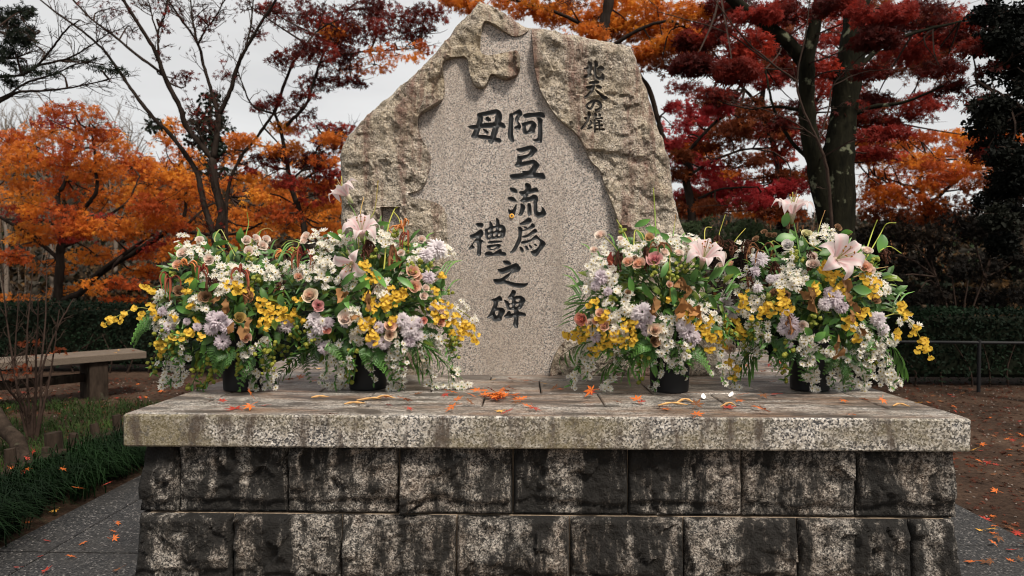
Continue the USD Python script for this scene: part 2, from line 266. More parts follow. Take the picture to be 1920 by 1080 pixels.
# ------------------------------------------------------------------ the standing stone
YP = 1.035                                # plane of the polished panel
def S(px, py): p = W(px, py, YP); return (p[0], p[2])
def poly_px(pts, sm=0): 
    q = np.array([S(*p) for p in pts]); q = chaikin(q, sm) if sm else q
    return Polygon(q).buffer(0)
OUT = [(898, -2), (910, 1), (926, 8), (960, 26), (980, 41), (997, 48), (1024, 50), (1052, 57), (1080, 62), (1105, 67), (1125, 73), (1160, 79), (1185, 86), (1193, 103), (1200, 124), (1206, 145), (1215, 165), (1224, 195), (1234, 225), (1243, 252), (1249, 278), (1258, 300), (1260, 322), (1267, 375), (1275, 405), (1285, 432),
       (1310, 500), (1330, 570), (1345, 640), (1354, 700), (1354, 722), (690, 722), (688, 700), (665, 640), (648, 560), (640, 480), (637, 430), (635, 375), (637, 338), (636, 292), (645, 259), (658, 244), (675, 225), (694, 206), (712, 191), (735, 172), (750, 158), (770, 142), (787, 128), (800, 113), (812, 100), (822, 88), (831, 74), (848, 55), (862, 38), (874, 27), (885, 14)]
Z1 = lambda pts: [(600 + a / 2.6667, b / 2.6667) for a, b in pts]
PAN = Z1([(1058, 132), (1060, 190), (1064, 260), (1075, 370), (1100, 460), (1140, 530), (1200, 610), (1260, 650), (1300, 700), (1330, 760), (1350, 810), (1400, 850), (1420, 920), (1450, 1000), (1475, 1070)]) + \
    [(1158, 425), (1160, 470), (1150, 520), (1120, 575), (1080, 618), (1056, 640), (1043, 658), (1032, 687), (1028, 725), (805, 725), (806, 690), (812, 640), (822, 590), (832, 540), (836, 504), (839, 455), (838, 406), (832, 391), (821, 381), (795, 374), (778, 373), (766, 366)] + \
    Z1([(447, 968), (500, 955), (530, 920), (545, 860), (558, 810), (545, 750), (510, 700), (490, 640), (492, 600), (510, 570), (560, 545), (600, 520), (625, 480), (620, 400), (612, 325), (630, 305), (670, 290), (720, 288), (741, 302), (745, 340), (755, 400), (780, 440), (810, 447), (836, 430), (846, 392), (862, 372), (900, 395), (940, 405), (985, 385), (1003, 350), (1000, 290), (985, 262), (960, 258), (900, 272), (850, 288), (808, 285), (799, 240), (803, 200), (812, 140), (825, 112), (850, 118), (900, 150), (960, 185), (1000, 185), (1040, 158)])
out_p = Polygon([S(*p) for p in OUT]).buffer(0)
pan_p = poly_px(PAN, 2)
# a little jitter on the outline so that the silhouette chips
ring = np.array([out_p.exterior.interpolate(t, normalized=True).coords[0] for t in np.linspace(0, 1, 520, endpoint=False)])
jit = fbm(np.stack([ring[:, 0] * 22, ring[:, 1] * 22, 0 * ring[:, 0]], -1), 4, 8)
cen = ring.mean(0); dirn = (ring - cen) / np.linalg.norm(ring - cen, axis=1, keepdims=True)
out_p = Polygon(ring + dirn * (jit * 0.014)[:, None]).buffer(0)
def proud(p):                             # how far the split face stands before the polished panel
    h = np.full(len(p), 0.030)
    for (a, b), s, k in (((895, 262), 34, 0.85), ((960, 255), 30, 0.8), ((488, 640), 40, 0.7), ((520, 715), 40, 0.6), ((800, 255), 25, .7), ((600, 1030), 60, .4)):
        c = S(600 + a / 2.6667, b / 2.6667); h -= 0.030 * k * np.exp(-((p - c) ** 2).sum(1) / (s * 0.00105) ** 2)
    return h
def boulder(step):
    p2, f2, dist, rims = tri2d(out_p, step)
    P3 = np.stack([p2[:, 0], 0 * p2[:, 0], p2[:, 1]], -1)
    rid = 0.5 - np.abs(fbm(P3 * 4.5 + 3, 4, 31)) * 2
    w2 = p2 + 0.05 * np.stack([fbm(P3 * 7, 3, 71), fbm(P3 * 7, 3, 72)], 1); rel = 0.040 * fbm(P3 * 2.2, 3, 30) + 0.020 * rid * 0.6 + 0.020 * fbm(P3 * 11, 4, 33) + 0.022 * fbm(P3 * 30, 3, 35) + 0.42 * facets(w2, 130, 0.15, 5) + 0.42 * facets(w2, 700, 0.2, 6)
    yf = YP - proud(p2) - np.maximum(rel, -0.02)
    R_ = 0.085; k_ = np.clip(1 - dist / R_, 0, 1); roll = R_ * (1 - np.sqrt(np.clip(1 - k_ ** 2, 0, 1)))
    yf = yf + roll * 0.8
    yb = YP + 0.42 - 0.05 * fbm(P3 * 3, 4, 40) - np.clip(1 - dist / 0.12, 0, 1) ** 2 * 0.10
    n2 = len(p2); rim_n = rims[0]; a = np.arange(rim_n); b = (a + 1) % rim_n
    mid = np.stack([p2[:rim_n, 0], np.full(rim_n, YP + 0.17), p2[:rim_n, 1]], -1)
    mid[:, [0, 2]] += (dirn[:1] * 0) + 0.02 * fbm(mid * 5, 3, 44)[:, None] * (mid[:, [0, 2]] - cen) / np.linalg.norm(mid[:, [0, 2]] - cen, axis=1, keepdims=True)
    vv = np.vstack([np.stack([p2[:, 0], yf, p2[:, 1]], -1), np.stack([p2[:, 0], yb, p2[:, 1]], -1), mid])
    area = (p2[f2][:, 1] - p2[f2][:, 0]); 
    ff = np.vstack([f2, f2[:, ::-1] + n2])
    # exterior ring runs one way; choose the side faces' direction by the ring's sense
    ccw = Polygon(p2[:rim_n]).exterior.is_ccw
    sA = tris(np.stack([a, 2 * n2 + a, 2 * n2 + b, b], 1)); sB = tris(np.stack([2 * n2 + a, n2 + a, n2 + b, 2 * n2 + b], 1))
    side = np.vstack([sA, sB]); side = side if ccw else side[:, ::-1]
    ff = np.vstack([ff, side])
    body = manifold3d.Manifold(manifold3d.Mesh(np.ascontiguousarray(vv, np.float32), np.ascontiguousarray(ff, np.uint32)))
    if body.is_empty() or body.volume() < 0:
        body = manifold3d.Manifold(manifold3d.Mesh(np.ascontiguousarray(vv, np.float32), np.ascontiguousarray(ff[:, ::-1], np.uint32)))
    return body
for step in (0.0105, 0.0109, 0.0112, 0.0117, 0.0121, 0.0125):
    body = boulder(step)
    if not body.is_empty() and body.volume() > 0.1: break
print('stone', step, body.status(), body.num_tri())
def prism(poly, y_back, y_front):
    """Solid of a polygon of the (x, z) plane between two y."""
    cs = manifold3d.CrossSection([np.array(r.coords[:-1]) for g in getattr(poly, 'geoms', [poly]) for r in [g.exterior, *g.interiors]], manifold3d.FillRule.EvenOdd)
    return cs.extrude(y_back - y_front).transform(np.array([[1, 0, 0, 0], [0, 0, -1, y_back], [0, 1, 0, 0]], float))

# characters, stroke by stroke, traced on the stone's plane
def tr(x0, y0, s): return lambda pts: Polygon(chaikin([S(x0 + a / s, y0 + b / s) for a, b in pts], 2)).buffer(0)
def hole(shape, *hs):
    for h in hs: shape = shape.difference(h)
    return shape
def lines(x0, y0, s):
    return lambda pts, w: LineString([S(x0 + a / s, y0 + b / s) for a, b in spline([(float(a), float(b)) for a, b in pts], 4 * len(pts))]).buffer(w / s * 0.00205)
A, B, C = tr(870, 195, 12), tr(930, 270, 14.4), tr(930, 340, 14.4); D, E, F = tr(870, 405, 12), tr(900, 480, 16.62), tr(900, 540, 13.5); G, H, HL = tr(1070, 100, 12), tr(1070, 170, 12), lines(1070, 170, 12)
uni = shapely.ops.unary_union
CH = [
 uni([A([(280,240),(330,195),(400,195),(425,260),(425,380),(410,450),(330,680),(300,760),(240,785),(165,760),(155,710),(200,650),(240,540),(290,420),(310,300)]),
      A([(330,195),(500,165),(690,115),(760,115),(830,170),(862,260),(860,310),(830,400),(790,520),(740,680),(720,760),(680,850),(620,895),(560,880),(535,830),(560,790),(590,720),(620,620),(660,470),(700,330),(715,230),(690,225),(500,265),(400,280)]),
      A([(300,685),(590,710),(680,770),(740,755),(810,770),(845,820),(830,870),(780,878),(700,850),(560,800),(300,780)]), A([(80,490),(270,465),(430,430),(680,410),(830,410),(890,420),(940,490),(935,550),(880,545),(800,520),(660,535),(430,545),(320,560),(180,575),(110,545)]),
      A([(475,320),(510,280),(560,290),(615,360),(600,390),(530,395),(485,360)]), A([(415,555),(480,565),(540,610),(560,670),(510,670),(450,620)])]),
 uni([A([(1015,215),(1080,200),(1110,230),(1105,400),(1100,640),(1120,760),(1140,820),(1120,865),(1080,870),(1010,800),(985,740),(990,600),(1000,500),(1010,380)]),
      A([(1080,200),(1180,150),(1240,108),(1290,150),(1320,210),(1310,260),(1260,290),(1230,340),(1220,390),(1260,440),(1285,500),(1280,550),(1230,580),(1170,575),(1115,530),(1160,500),(1200,480),(1210,460),(1180,420),(1145,370),(1150,310),(1190,250),(1190,235),(1150,240),(1090,260)]),
      A([(1320,240),(1400,205),(1600,190),(1740,175),(1800,205),(1828,270),(1810,315),(1740,305),(1600,290),(1470,305),(1380,325),(1345,300)]),
      A([(1620,300),(1700,300),(1760,330),(1778,370),(1760,450),(1770,600),(1768,760),(1755,870),(1720,890),(1650,870),(1560,830),(1520,795),(1600,795),(1650,770),(1665,700),(1670,560),(1665,420),(1650,340)]),
      hole(A([(1285,430),(1370,410),(1450,385),(1520,365),(1590,400),(1640,460),(1625,530),(1590,590),(1600,640),(1540,665),(1440,670),(1400,695),(1340,675),(1310,600),(1320,520)]), A([(1390,480),(1510,450),(1500,480),(1470,560),(1430,610),(1405,600),(1390,540)]))]),
 B([(535,130),(700,95),(850,50),(960,28),(1060,80),(1125,150),(1120,190),(1060,240),(1020,300),(980,350),(880,365),(760,400),(710,430),(690,490),(800,465),(920,440),(1020,415),(1100,470),(1180,550),(1175,600),(1130,650),(1090,720),(1060,780),(1180,785),(1240,768),(1290,790),(1340,880),(1335,940),(1290,965),(1200,945),(1060,920),(900,920),(700,940),(540,965),(440,965),(390,930),(345,830),(560,795),(730,785),(690,725),(800,730),(900,715),(940,660),(990,560),(990,545),(900,560),(780,590),(680,610),(620,635),(540,620),(480,570),(550,510),(575,420),(560,315),(660,320),(760,300),(860,280),(900,230),(935,150),(870,180),(760,215),(680,230),(600,205),(550,165)]),
 uni([C([(355,185),(400,155),(520,185),(570,230),(590,300),(570,330),(500,315),(430,290),(380,240)]), C([(300,440),(410,400),(480,425),(530,480),(565,530),(545,555),(480,550),(400,550),(330,500)]),
      C([(560,590),(555,700),(530,830),(500,930),(450,960),(370,920),(330,840),(320,750),(350,750),(420,790),(470,730),(520,640)]),
      C([(770,85),(800,45),(870,45),(930,85),(950,140),(950,200),(1000,185),(1060,155),(1110,180),(1160,260),(1145,285),(1050,300),(940,330),(860,350),(860,395),(840,430),(900,425),(980,370),(1020,350),(1090,370),(1135,420),(1150,510),(1110,560),(1110,700),(1110,800),(1170,835),(1230,810),(1240,690),(1280,700),(1330,790),(1355,860),(1340,920),(1280,960),(1160,990),(1080,960),(1030,890),(1015,780),(1020,640),(1000,570),(1040,510),(950,530),(850,560),(740,575),(670,560),(650,510),(700,470),(750,410),(690,390),(640,340),(610,270),(700,265),(780,240),(800,190),(790,140)]),
      C([(650,590),(720,600),(780,660),(790,720),(750,840),(700,930),(640,935),(580,910),(620,870),(650,780),(665,680)]), C([(840,595),(900,585),(945,620),(960,720),(965,850),(930,930),(890,940),(850,910),(845,800),(850,690)])]),
 uni([D([(250,160),(400,140),(450,200),(430,245),(340,265),(290,235)]),
      D([(110,435),(220,400),(310,340),(380,285),(430,340),(445,400),(420,450),(370,500),(390,530),(440,560),(450,600),(400,590),(390,680),(385,780),(385,870),(350,912),(310,900),(285,850),(300,760),(300,640),(280,590),(230,600),(190,660),(245,690),(230,720),(160,750),(110,765),(90,745),(140,680),(200,600),(250,530),(275,490),(200,515),(150,505)]),
      hole(D([(460,290),(560,270),(580,200),(565,130),(585,100),(640,170),(650,230),(720,220),(725,150),(715,50),(745,38),(800,100),(805,200),(870,190),(930,250),(945,310),(930,420),(900,490),(850,495),(700,510),(560,535),(510,530),(470,430)]), D([(535,318),(595,318),(595,370),(535,368)]), D([(645,280),(725,268),(716,335),(646,352)]), D([(778,280),(845,275),(836,335),(786,335)]), D([(535,425),(595,418),(595,487),(540,487)]), D([(650,395),(715,388),(712,456),(655,462)]), D([(760,400),(826,394),(822,452),(765,456)])),
      D([(510,575),(700,550),(860,550),(865,590),(700,610),(560,625)]), hole(D([(500,665),(620,645),(820,625),(835,670),(790,730),(680,760),(590,775),(530,740)]), D([(585,708),(750,680),(705,728),(605,750)])),
      hole(D([(455,850),(520,790),(600,800),(690,810),(760,770),(810,735),(850,760),(850,810),(920,810),(965,860),(930,905),(800,890),(640,900),(510,920),(470,895)]), D([(625,785),(695,775),(685,828),(635,830)]))]),
 uni([D([(1215,185),(1330,120),(1430,40),(1480,30),(1530,80),(1520,140),(1450,175),(1320,210)]), D([(1215,235),(1280,240),(1330,300),(1300,380),(1300,450),(1290,560),(1240,640),(1180,760),(1130,820),(1060,840),(1020,820),(1080,770),(1140,660),(1200,530),(1230,440),(1220,330)]),
      D([(1340,230),(1400,235),(1430,275),(1380,290),(1345,265)]), D([(1430,275),(1500,210),(1520,160),(1570,170),(1600,220),(1590,260),(1520,290),(1400,320),(1310,350),(1310,320)]), D([(1300,455),(1400,430),(1480,380),(1560,300),(1610,280),(1660,340),(1630,380),(1560,400),(1480,450),(1400,490),(1310,490)]),
      D([(1280,570),(1400,550),(1500,530),(1560,470),(1620,415),(1680,470),(1720,520),(1800,560),(1850,620),(1810,690),(1740,760),(1700,830),(1640,910),(1600,920),(1540,880),(1485,800),(1560,770),(1640,740),(1690,660),(1710,590),(1680,540),(1620,520),(1500,570),(1400,620),(1280,635)]),
      D([(1240,690),(1300,690),(1350,760),(1340,810),(1290,815),(1260,760)]), D([(1370,650),(1430,680),(1470,770),(1430,780),(1380,740)]), D([(1455,640),(1510,660),(1545,720),(1510,740),(1470,700)]), D([(1565,620),(1620,625),(1660,680),(1620,685),(1580,655)])]),
 uni([E([(700,160),(740,140),(870,135),(940,180),(980,250),(950,275),(880,300),(800,290),(740,240)]),
      E([(535,410),(640,400),(800,340),(920,300),(1040,240),(1110,215),(1190,250),(1240,330),(1280,380),(1250,440),(1200,490),(1080,520),(980,540),(930,600),(880,680),(760,750),(900,780),(1060,830),(1250,850),(1440,850),(1510,830),(1490,900),(1400,970),(1280,1000),(1100,980),(960,940),(850,890),(760,850),(640,885),(500,890),(430,820),(400,720),(540,715),(660,700),(800,600),(900,540),(980,460),(900,500),(760,550),(680,570),(600,520),(550,450)])]),
 uni([hole(F([(275,290),(380,260),(450,220),(495,185),(550,235),(570,295),(550,330),(460,340),(450,420),(430,500),(500,490),(580,500),(635,560),(630,620),(590,690),(550,740),(555,800),(540,830),(440,845),(360,855),(320,820),(310,770),(230,775),(150,765),(220,700),(270,590),(310,490),(345,420),(340,340),(300,320)]), F([(370,590),(460,570),(470,610),(450,690),(410,700),(385,650)])),
      hole(F([(800,55),(850,40),(905,70),(910,130),(880,190),(850,215),(940,200),(1020,190),(1090,220),(1160,300),(1155,340),(1110,390),(1070,490),(1030,540),(960,540),(990,600),(1080,615),(1140,630),(1175,690),(1140,725),(1060,710),(980,710),(975,800),(970,920),(965,1010),(920,1025),(860,980),(830,910),(860,840),(860,730),(760,760),(680,780),(620,740),(595,710),(660,660),(700,590),(750,575),(780,620),(780,650),(870,640),(870,560),(800,555),(720,555),(680,520),(660,440),(630,370),(600,300),(660,305),(720,340),(740,390),(810,385),(815,290),(670,265),(740,190),(790,110)]),
           F([(890,295),(1010,272),(990,355),(925,355)]), F([(885,420),(978,388),(972,455),(886,488)]), F([(742,425),(815,412),(818,496),(748,500)]))])]
CH2 = [
 uni([G([(370,225),(430,220),(470,280),(455,400),(430,500),(470,490),(450,525),(380,560),(340,600),(260,580),(320,545),(370,530),(385,480),(370,415),(310,400),(275,375),(385,345),(395,290)]), G([(520,200),(570,215),(600,290),(590,330),(560,330),(555,450),(565,540),(600,565),(680,570),(690,490),(720,500),(745,580),(730,620),(640,620),(570,600),(525,530),(520,400),(535,300)]), G([(580,375),(640,340),(700,325),(740,370),(720,410),(670,405),(600,400)])]),
 uni([G([(390,690),(470,670),(560,645),(610,660),(625,700),(580,715),(520,720),(520,790),(500,860),(470,920),(400,980),(340,1020),(290,1020),(350,970),(420,900),(470,840),(400,850),(340,810),(330,790),(470,770),(500,720),(420,725)]), G([(540,775),(600,755),(660,765),(685,800),(660,830),(580,815)]), G([(530,860),(580,890),(660,950),(730,990),(820,1020),(790,1065),(730,1065),(680,1030),(620,970),(560,910)])]),
 HL([(520,270),(480,370),(430,440),(345,382),(400,310),(500,255),(600,270),(668,335),(668,400),(620,450),(550,470)], 20),
 uni([H([(370,505),(420,510),(440,570),(420,610),(380,600)]), HL([(400,600),(370,700),(290,820),(230,890)], 20), H([(290,650),(350,625),(340,670),(310,690)]), HL([(430,700),(452,740),(430,790),(390,830)], 15), H([(360,870),(420,850),(450,830),(480,860),(430,880),(370,905)]), HL([(525,690),(527,800),(525,970)], 14), H([(525,520),(580,555),(570,600),(525,605)]), H([(620,540),(660,550),(670,595),(625,605)]),
      HL([(555,660),(640,650)], 12), HL([(676,650),(684,650)], 24), HL([(600,700),(680,720)], 11), HL([(620,720),(630,820),(630,920)], 15), HL([(560,755),(605,755)], 11), HL([(550,820),(605,820)], 11), HL([(570,905),(582,905)], 22), HL([(674,810),(686,810)], 22), H([(650,890),(740,880),(755,910),(700,935),(650,920)])])]
chars = uni(CH); chars2 = uni(CH2)
body = body - prism(pan_p, YP + 0.030, YP - 0.4)
body = body - prism(chars2.buffer(0.0030), YP - 0.010, YP - 0.4)
niche = Polygon([S(716, 389), (S(752, 389)), S(752, 430), S(716, 430)])
body = body - prism(niche, YP + 0.03, YP - 0.4)
stone = thing('monument_stone', 'tall rough granite boulder with a polished panel carved with black characters', 'monument', (0, YP + 0.2, ZS))
put('rough_boulder', body, M_ROUGH, stone, smooth=22)
put('polished_panel', prism(pan_p.buffer(-0.0006).difference(chars.buffer(0.0004)), YP + 0.028, YP), M_PANEL, stone)
put('niche_floor', prism(niche.buffer(-0.001), YP + 0.029, YP + 0.02), M_PANEL, stone)
def groove(poly, y0, depth, step):
    out = []
    for g in getattr(poly, 'geoms', [poly]):
        p, f, d, _ = tri2d(g.buffer(0.0004), step)
        y = y0 + np.minimum(d * 1.5, depth) * (1 - 0.15 * np.minimum(d * 1.5, depth) / depth)
        out.append((np.stack([p[:, 0], y, p[:, 1]], -1), f))
    return cat_(out)
for c in CH: put('carved_character', groove(c, YP + 0.0015, 0.022, 0.0034), M_PAINT, stone, smooth=50)
for c in CH2: put('carved_character', groove(c.buffer(0.0022), YP - 0.024, 0.012, 0.003), M_PAINT2, stone, label='smaller black character carved in the rough right-hand face', smooth=50)

# ------------------------------------------------------------------ flowers
def tinted(name, rough, transl, spec=0.3, sub=1.0):
    return mat(name, {'a': ('attribute', {'attribute': 'tint'}), 'p': ('principled_bsdf', {'roughness': rough, 'specular_ior_level': spec}), 't': ('translucent_bsdf', {}), 'm': ('mix_closure', {'fac': transl})},
        [('a.color', 'p.base_color'), ('a.color', 't.color'), ('p.BSDF', 'm.closure1'), ('t.BSDF', 'm.closure2')], surface='m.closure')
M_PETAL = tinted('petal', 0.6, 0.45, 0.2); M_LEAF = tinted('leaf', 0.42, 0.25, 0.4); M_DRY = tinted('dried_petal', 0.8, 0.15, 0.15); M_STEM = tinted('stem', 0.5, 0.1)
M_POT = plain('black_plastic', (0.005, 0.0052, 0.006), 0.55, 0.25, 0.2, 15, 0.05)
rng = np.random.default_rng(12)
def frame(d, roll=0.0):
    d = np.asarray(d, float); d = d / np.linalg.norm(d); r = np.array([0, 0, 1.0]) if abs(d[2]) < 0.95 else np.array([1.0, 0, 0])
    x = np.cross(r, d); x /= np.linalg.norm(x); y = np.cross(d, x); c, s = math.cos(roll), math.sin(roll)
    return np.stack([c * x + s * y, -s * x + c * y, d], 1)
def place(m, pos, d, roll=0.0, s=1.0):
    R = frame(d, roll); return (m[0] * s) @ R.T + pos, m[1], m[2]
def flat(v, f, c): v = np.asarray(v, float); return v, np.asarray(f, int), np.broadcast_to(np.asarray(c, float), (len(v), 3)).copy()
def strip(mid, wid, c0, c1, side=None, fold=0.0, up=(0, 0, 1)):
    """A petal or blade: centre line mid (n,3), half widths, colours from base to tip, three verts across."""
    mid = np.asarray(mid, float); n = len(mid); T = np.gradient(mid, axis=0); T /= np.maximum(np.linalg.norm(T, axis=1, keepdims=True), 1e-9)
    if side is None: side = np.cross(T, np.asarray(up, float)); side /= np.maximum(np.linalg.norm(side, axis=1, keepdims=True), 1e-6)
    N = np.cross(side, T); w = np.asarray(wid, float)[:, None]
    v = np.stack([mid - side * w + N * w * fold, mid, mid + side * w + N * w * fold], 1).reshape(-1, 3)
    t = np.linspace(0, 1, n)[:, None]; c = np.repeat(np.asarray(c0) * (1 - t) + np.asarray(c1) * t, 3, 0)
    return v, grid_faces(n, 3), c
def ring_petals(n, r0, r1, w, z0, z1, c0, c1, r, jit=0.12, k=4, curl=0.0):
    out = []
    for i in range(n):
        a = (i + r.uniform(-jit, jit) * 2) * 2 * math.pi / n; L = r1 * r.uniform(0.85, 1.12); t = np.linspace(0, 1, k)
        rad = r0 + (L - r0) * t; z = z0 + (z1 - z0) * t + curl * np.sin(t * math.pi) + r.uniform(-1, 1) * 0.08 * L * t
        mid = np.stack([rad * math.cos(a), rad * math.sin(a), z], 1); wd = w * np.array([0.35, 1.0, 0.95, 0.1]) if k == 4 else w * np.sin(np.linspace(0.3, 3.0, k))
        out.append(strip(mid, wd, c0, c1, side=np.tile([-math.sin(a), math.cos(a), 0], (k, 1)), fold=r.uniform(-0.1, 0.4)))
    return out
def make_daisy(r):
    P = ring_petals(r.integers(9, 13), 0.10, 0.5, 0.085, 0.02, r.uniform(-0.12, 0.22), (0.76, 0.72, 0.60), (0.80, 0.775, 0.735), r)
    a = np.arange(6) * math.pi / 3; v = np.vstack([np.stack([0.12 * np.cos(a), 0.12 * np.sin(a), 0 * a], 1), [[0, 0, 0.09]]])
    P.append(flat(v, [[i, (i + 1) % 6, 6] for i in range(6)], (0.50, 0.36, 0.05) if r.random() < .8 else (0.28, .16, .05)))
    P.append(flat(np.vstack([np.stack([0.1 * np.cos(a), 0.1 * np.sin(a), 0 * a - 0.005], 1), [[0, 0, -0.13]]]), [[(i + 1) % 6, i, 6] for i in range(6)], (0.10, 0.17, 0.03)))
    return catc(P)
def make_mum(r, lav):
    P = []; c = lambda u: np.clip(np.array([0.78, 0.74, 0.75]) * (1 - lav * u) + np.array([0.50, 0.38, 0.46]) * lav * u, 0, 1)
    for ring, (n, r1, z1, z0) in enumerate([(20, 0.44, -0.16, 0.0), (20, 0.46, -0.02, 0.05), (19, 0.44, 0.12, 0.08), (16, 0.38, 0.23, 0.10), (13, 0.29, 0.31, 0.13), (9, 0.19, 0.36, 0.16), (5, 0.09, 0.38, 0.18)]):
        P += ring_petals(n, 0.05, r1, 0.058, z0, z1, c(1.2 - 0.1 * ring), c(0.55 - 0.08 * ring), r, 0.3, 5, 0.05)
    return catc(P)
def make_rose(r, c_in, c_out, n=16):
    P = []
    for i in range(n):
        u = i / (n - 1); rad = 0.06 + 0.40 * u; a0 = i * 2.4; half = 1.15 - 0.25 * u; h = 0.56 - 0.16 * u
        a = np.linspace(-half, half, 5)[:, None] + a0; t = np.linspace(0, 1, 4)[None, :]
        edge = 1 - 0.22 * (np.linspace(-1, 1, 5)[:, None]) ** 2
        rr = rad * (0.42 + 0.58 * t ** 0.55) + 0.13 * u ** 2 * np.clip(t - 0.5, 0, 1) * 2 + 0.015 * r.normal(size=(5, 4)) * u
        z = h * t * edge - 0.05 * u - 0.10 * u ** 2 * np.clip(t - 0.6, 0, 1)
        v = np.stack([rr * np.cos(a), rr * np.sin(a), z + 0 * a], -1).reshape(-1, 3)
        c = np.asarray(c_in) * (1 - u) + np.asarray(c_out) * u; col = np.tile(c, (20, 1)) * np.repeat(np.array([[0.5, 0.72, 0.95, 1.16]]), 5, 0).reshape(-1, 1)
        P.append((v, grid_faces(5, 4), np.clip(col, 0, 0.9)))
    for k in range(5):
        a = k * 1.257; P.append(strip([[0.1 * math.cos(a), 0.1 * math.sin(a), -0.06], [0.3 * math.cos(a), 0.3 * math.sin(a), -0.03], [0.45 * math.cos(a), 0.45 * math.sin(a), 0.06]], [0.08, 0.07, 0.01], (0.08, 0.15, 0.03), (0.12, 0.2, 0.05), side=np.tile([-math.sin(a), math.cos(a), 0], (3, 1))))
    return catc(P)
def make_orchid(r):
    """Small yellow dancing-lady floret: broad two-lobed lip below, narrow speckled petals above."""
    y1 = np.array([0.85, 0.56, 0.07]) * r.uniform(0.88, 1.05); P = []
    a = np.linspace(-2.0, 2.0, 9); rad = 0.52 * (1 - 0.22 * np.exp(-(a / 0.18) ** 2)) * (1 + 0.05 * r.normal(size=9))
    v = np.vstack([[[0, 0, 0]], np.stack([rad * np.sin(a), -rad * np.cos(a) * 0.9 - 0.08, 0.03 * np.cos(2 * a) + r.uniform(-.02, .05)], 1)])
    P.append(flat(v, [[0, i + 1, i + 2] for i in range(8)], np.clip(y1, 0, .85)))
    for ang, L in ((0.3, 0.30), (-0.3, 0.3), (1.2, 0.34), (-1.2, 0.34)):
        d = np.array([math.sin(ang), math.cos(ang), 0.1]); P.append(strip([[0, 0, 0], d * L * 0.6, d * L], [0.03, 0.085, 0.02], (0.35, 0.15, 0.02), y1 * 0.9, side=np.tile([math.cos(ang), -math.sin(ang), 0], (3, 1))))
    return catc(P)
def make_bud(r, c0, c1):
    m = trimesh.creation.icosphere(1, 0.5); v = np.array(m.vertices); v[:, 2] *= 1.25; v *= 1 + 0.12 * r.normal(size=(len(v), 1)); t = (v[:, 2:] + 0.6) / 1.2
    return v, np.array(m.faces), np.clip(np.asarray(c0) * (1 - t) + np.asarray(c1) * t, 0, 1)
def leaf_blade(L, w, c0, c1, r, k=6, droop=0.35, fold=0.25):
    t = np.linspace(0, 1, k); mid = np.stack([0 * t + 0.06 * L * np.sin(t * 3 + r.uniform(0, 6)) * t, t * L, -droop * L * t ** 2], 1)
    return strip(mid, w * np.sin(np.pi * np.clip(t * 0.93 + 0.05, 0, 1)) ** 0.8, c0, c1, side=np.tile([1.0, 0, 0], (k, 1)), fold=fold)
def aim(m, pos, d, up=(0, 0, 1)):
    """Places a blade built along +y, its face towards up."""
    d = np.asarray(d, float); d = d / np.linalg.norm(d); up = np.asarray(up, float); x = np.cross(d, up); x /= max(np.linalg.norm(x), 1e-6); z = np.cross(x, d)
    return m[0] @ np.stack([x, d, z], 1).T + pos, m[1], m[2]
def tube_c(P, r, c, n=4, c1=None):
    v, f = tube(P, r, n); t = np.repeat(np.linspace(0, 1, len(P)), n)[:, None]; c = np.asarray(c, float); c1 = c if c1 is None else np.asarray(c1, float)
    return v, f, c * (1 - t) + c1 * t

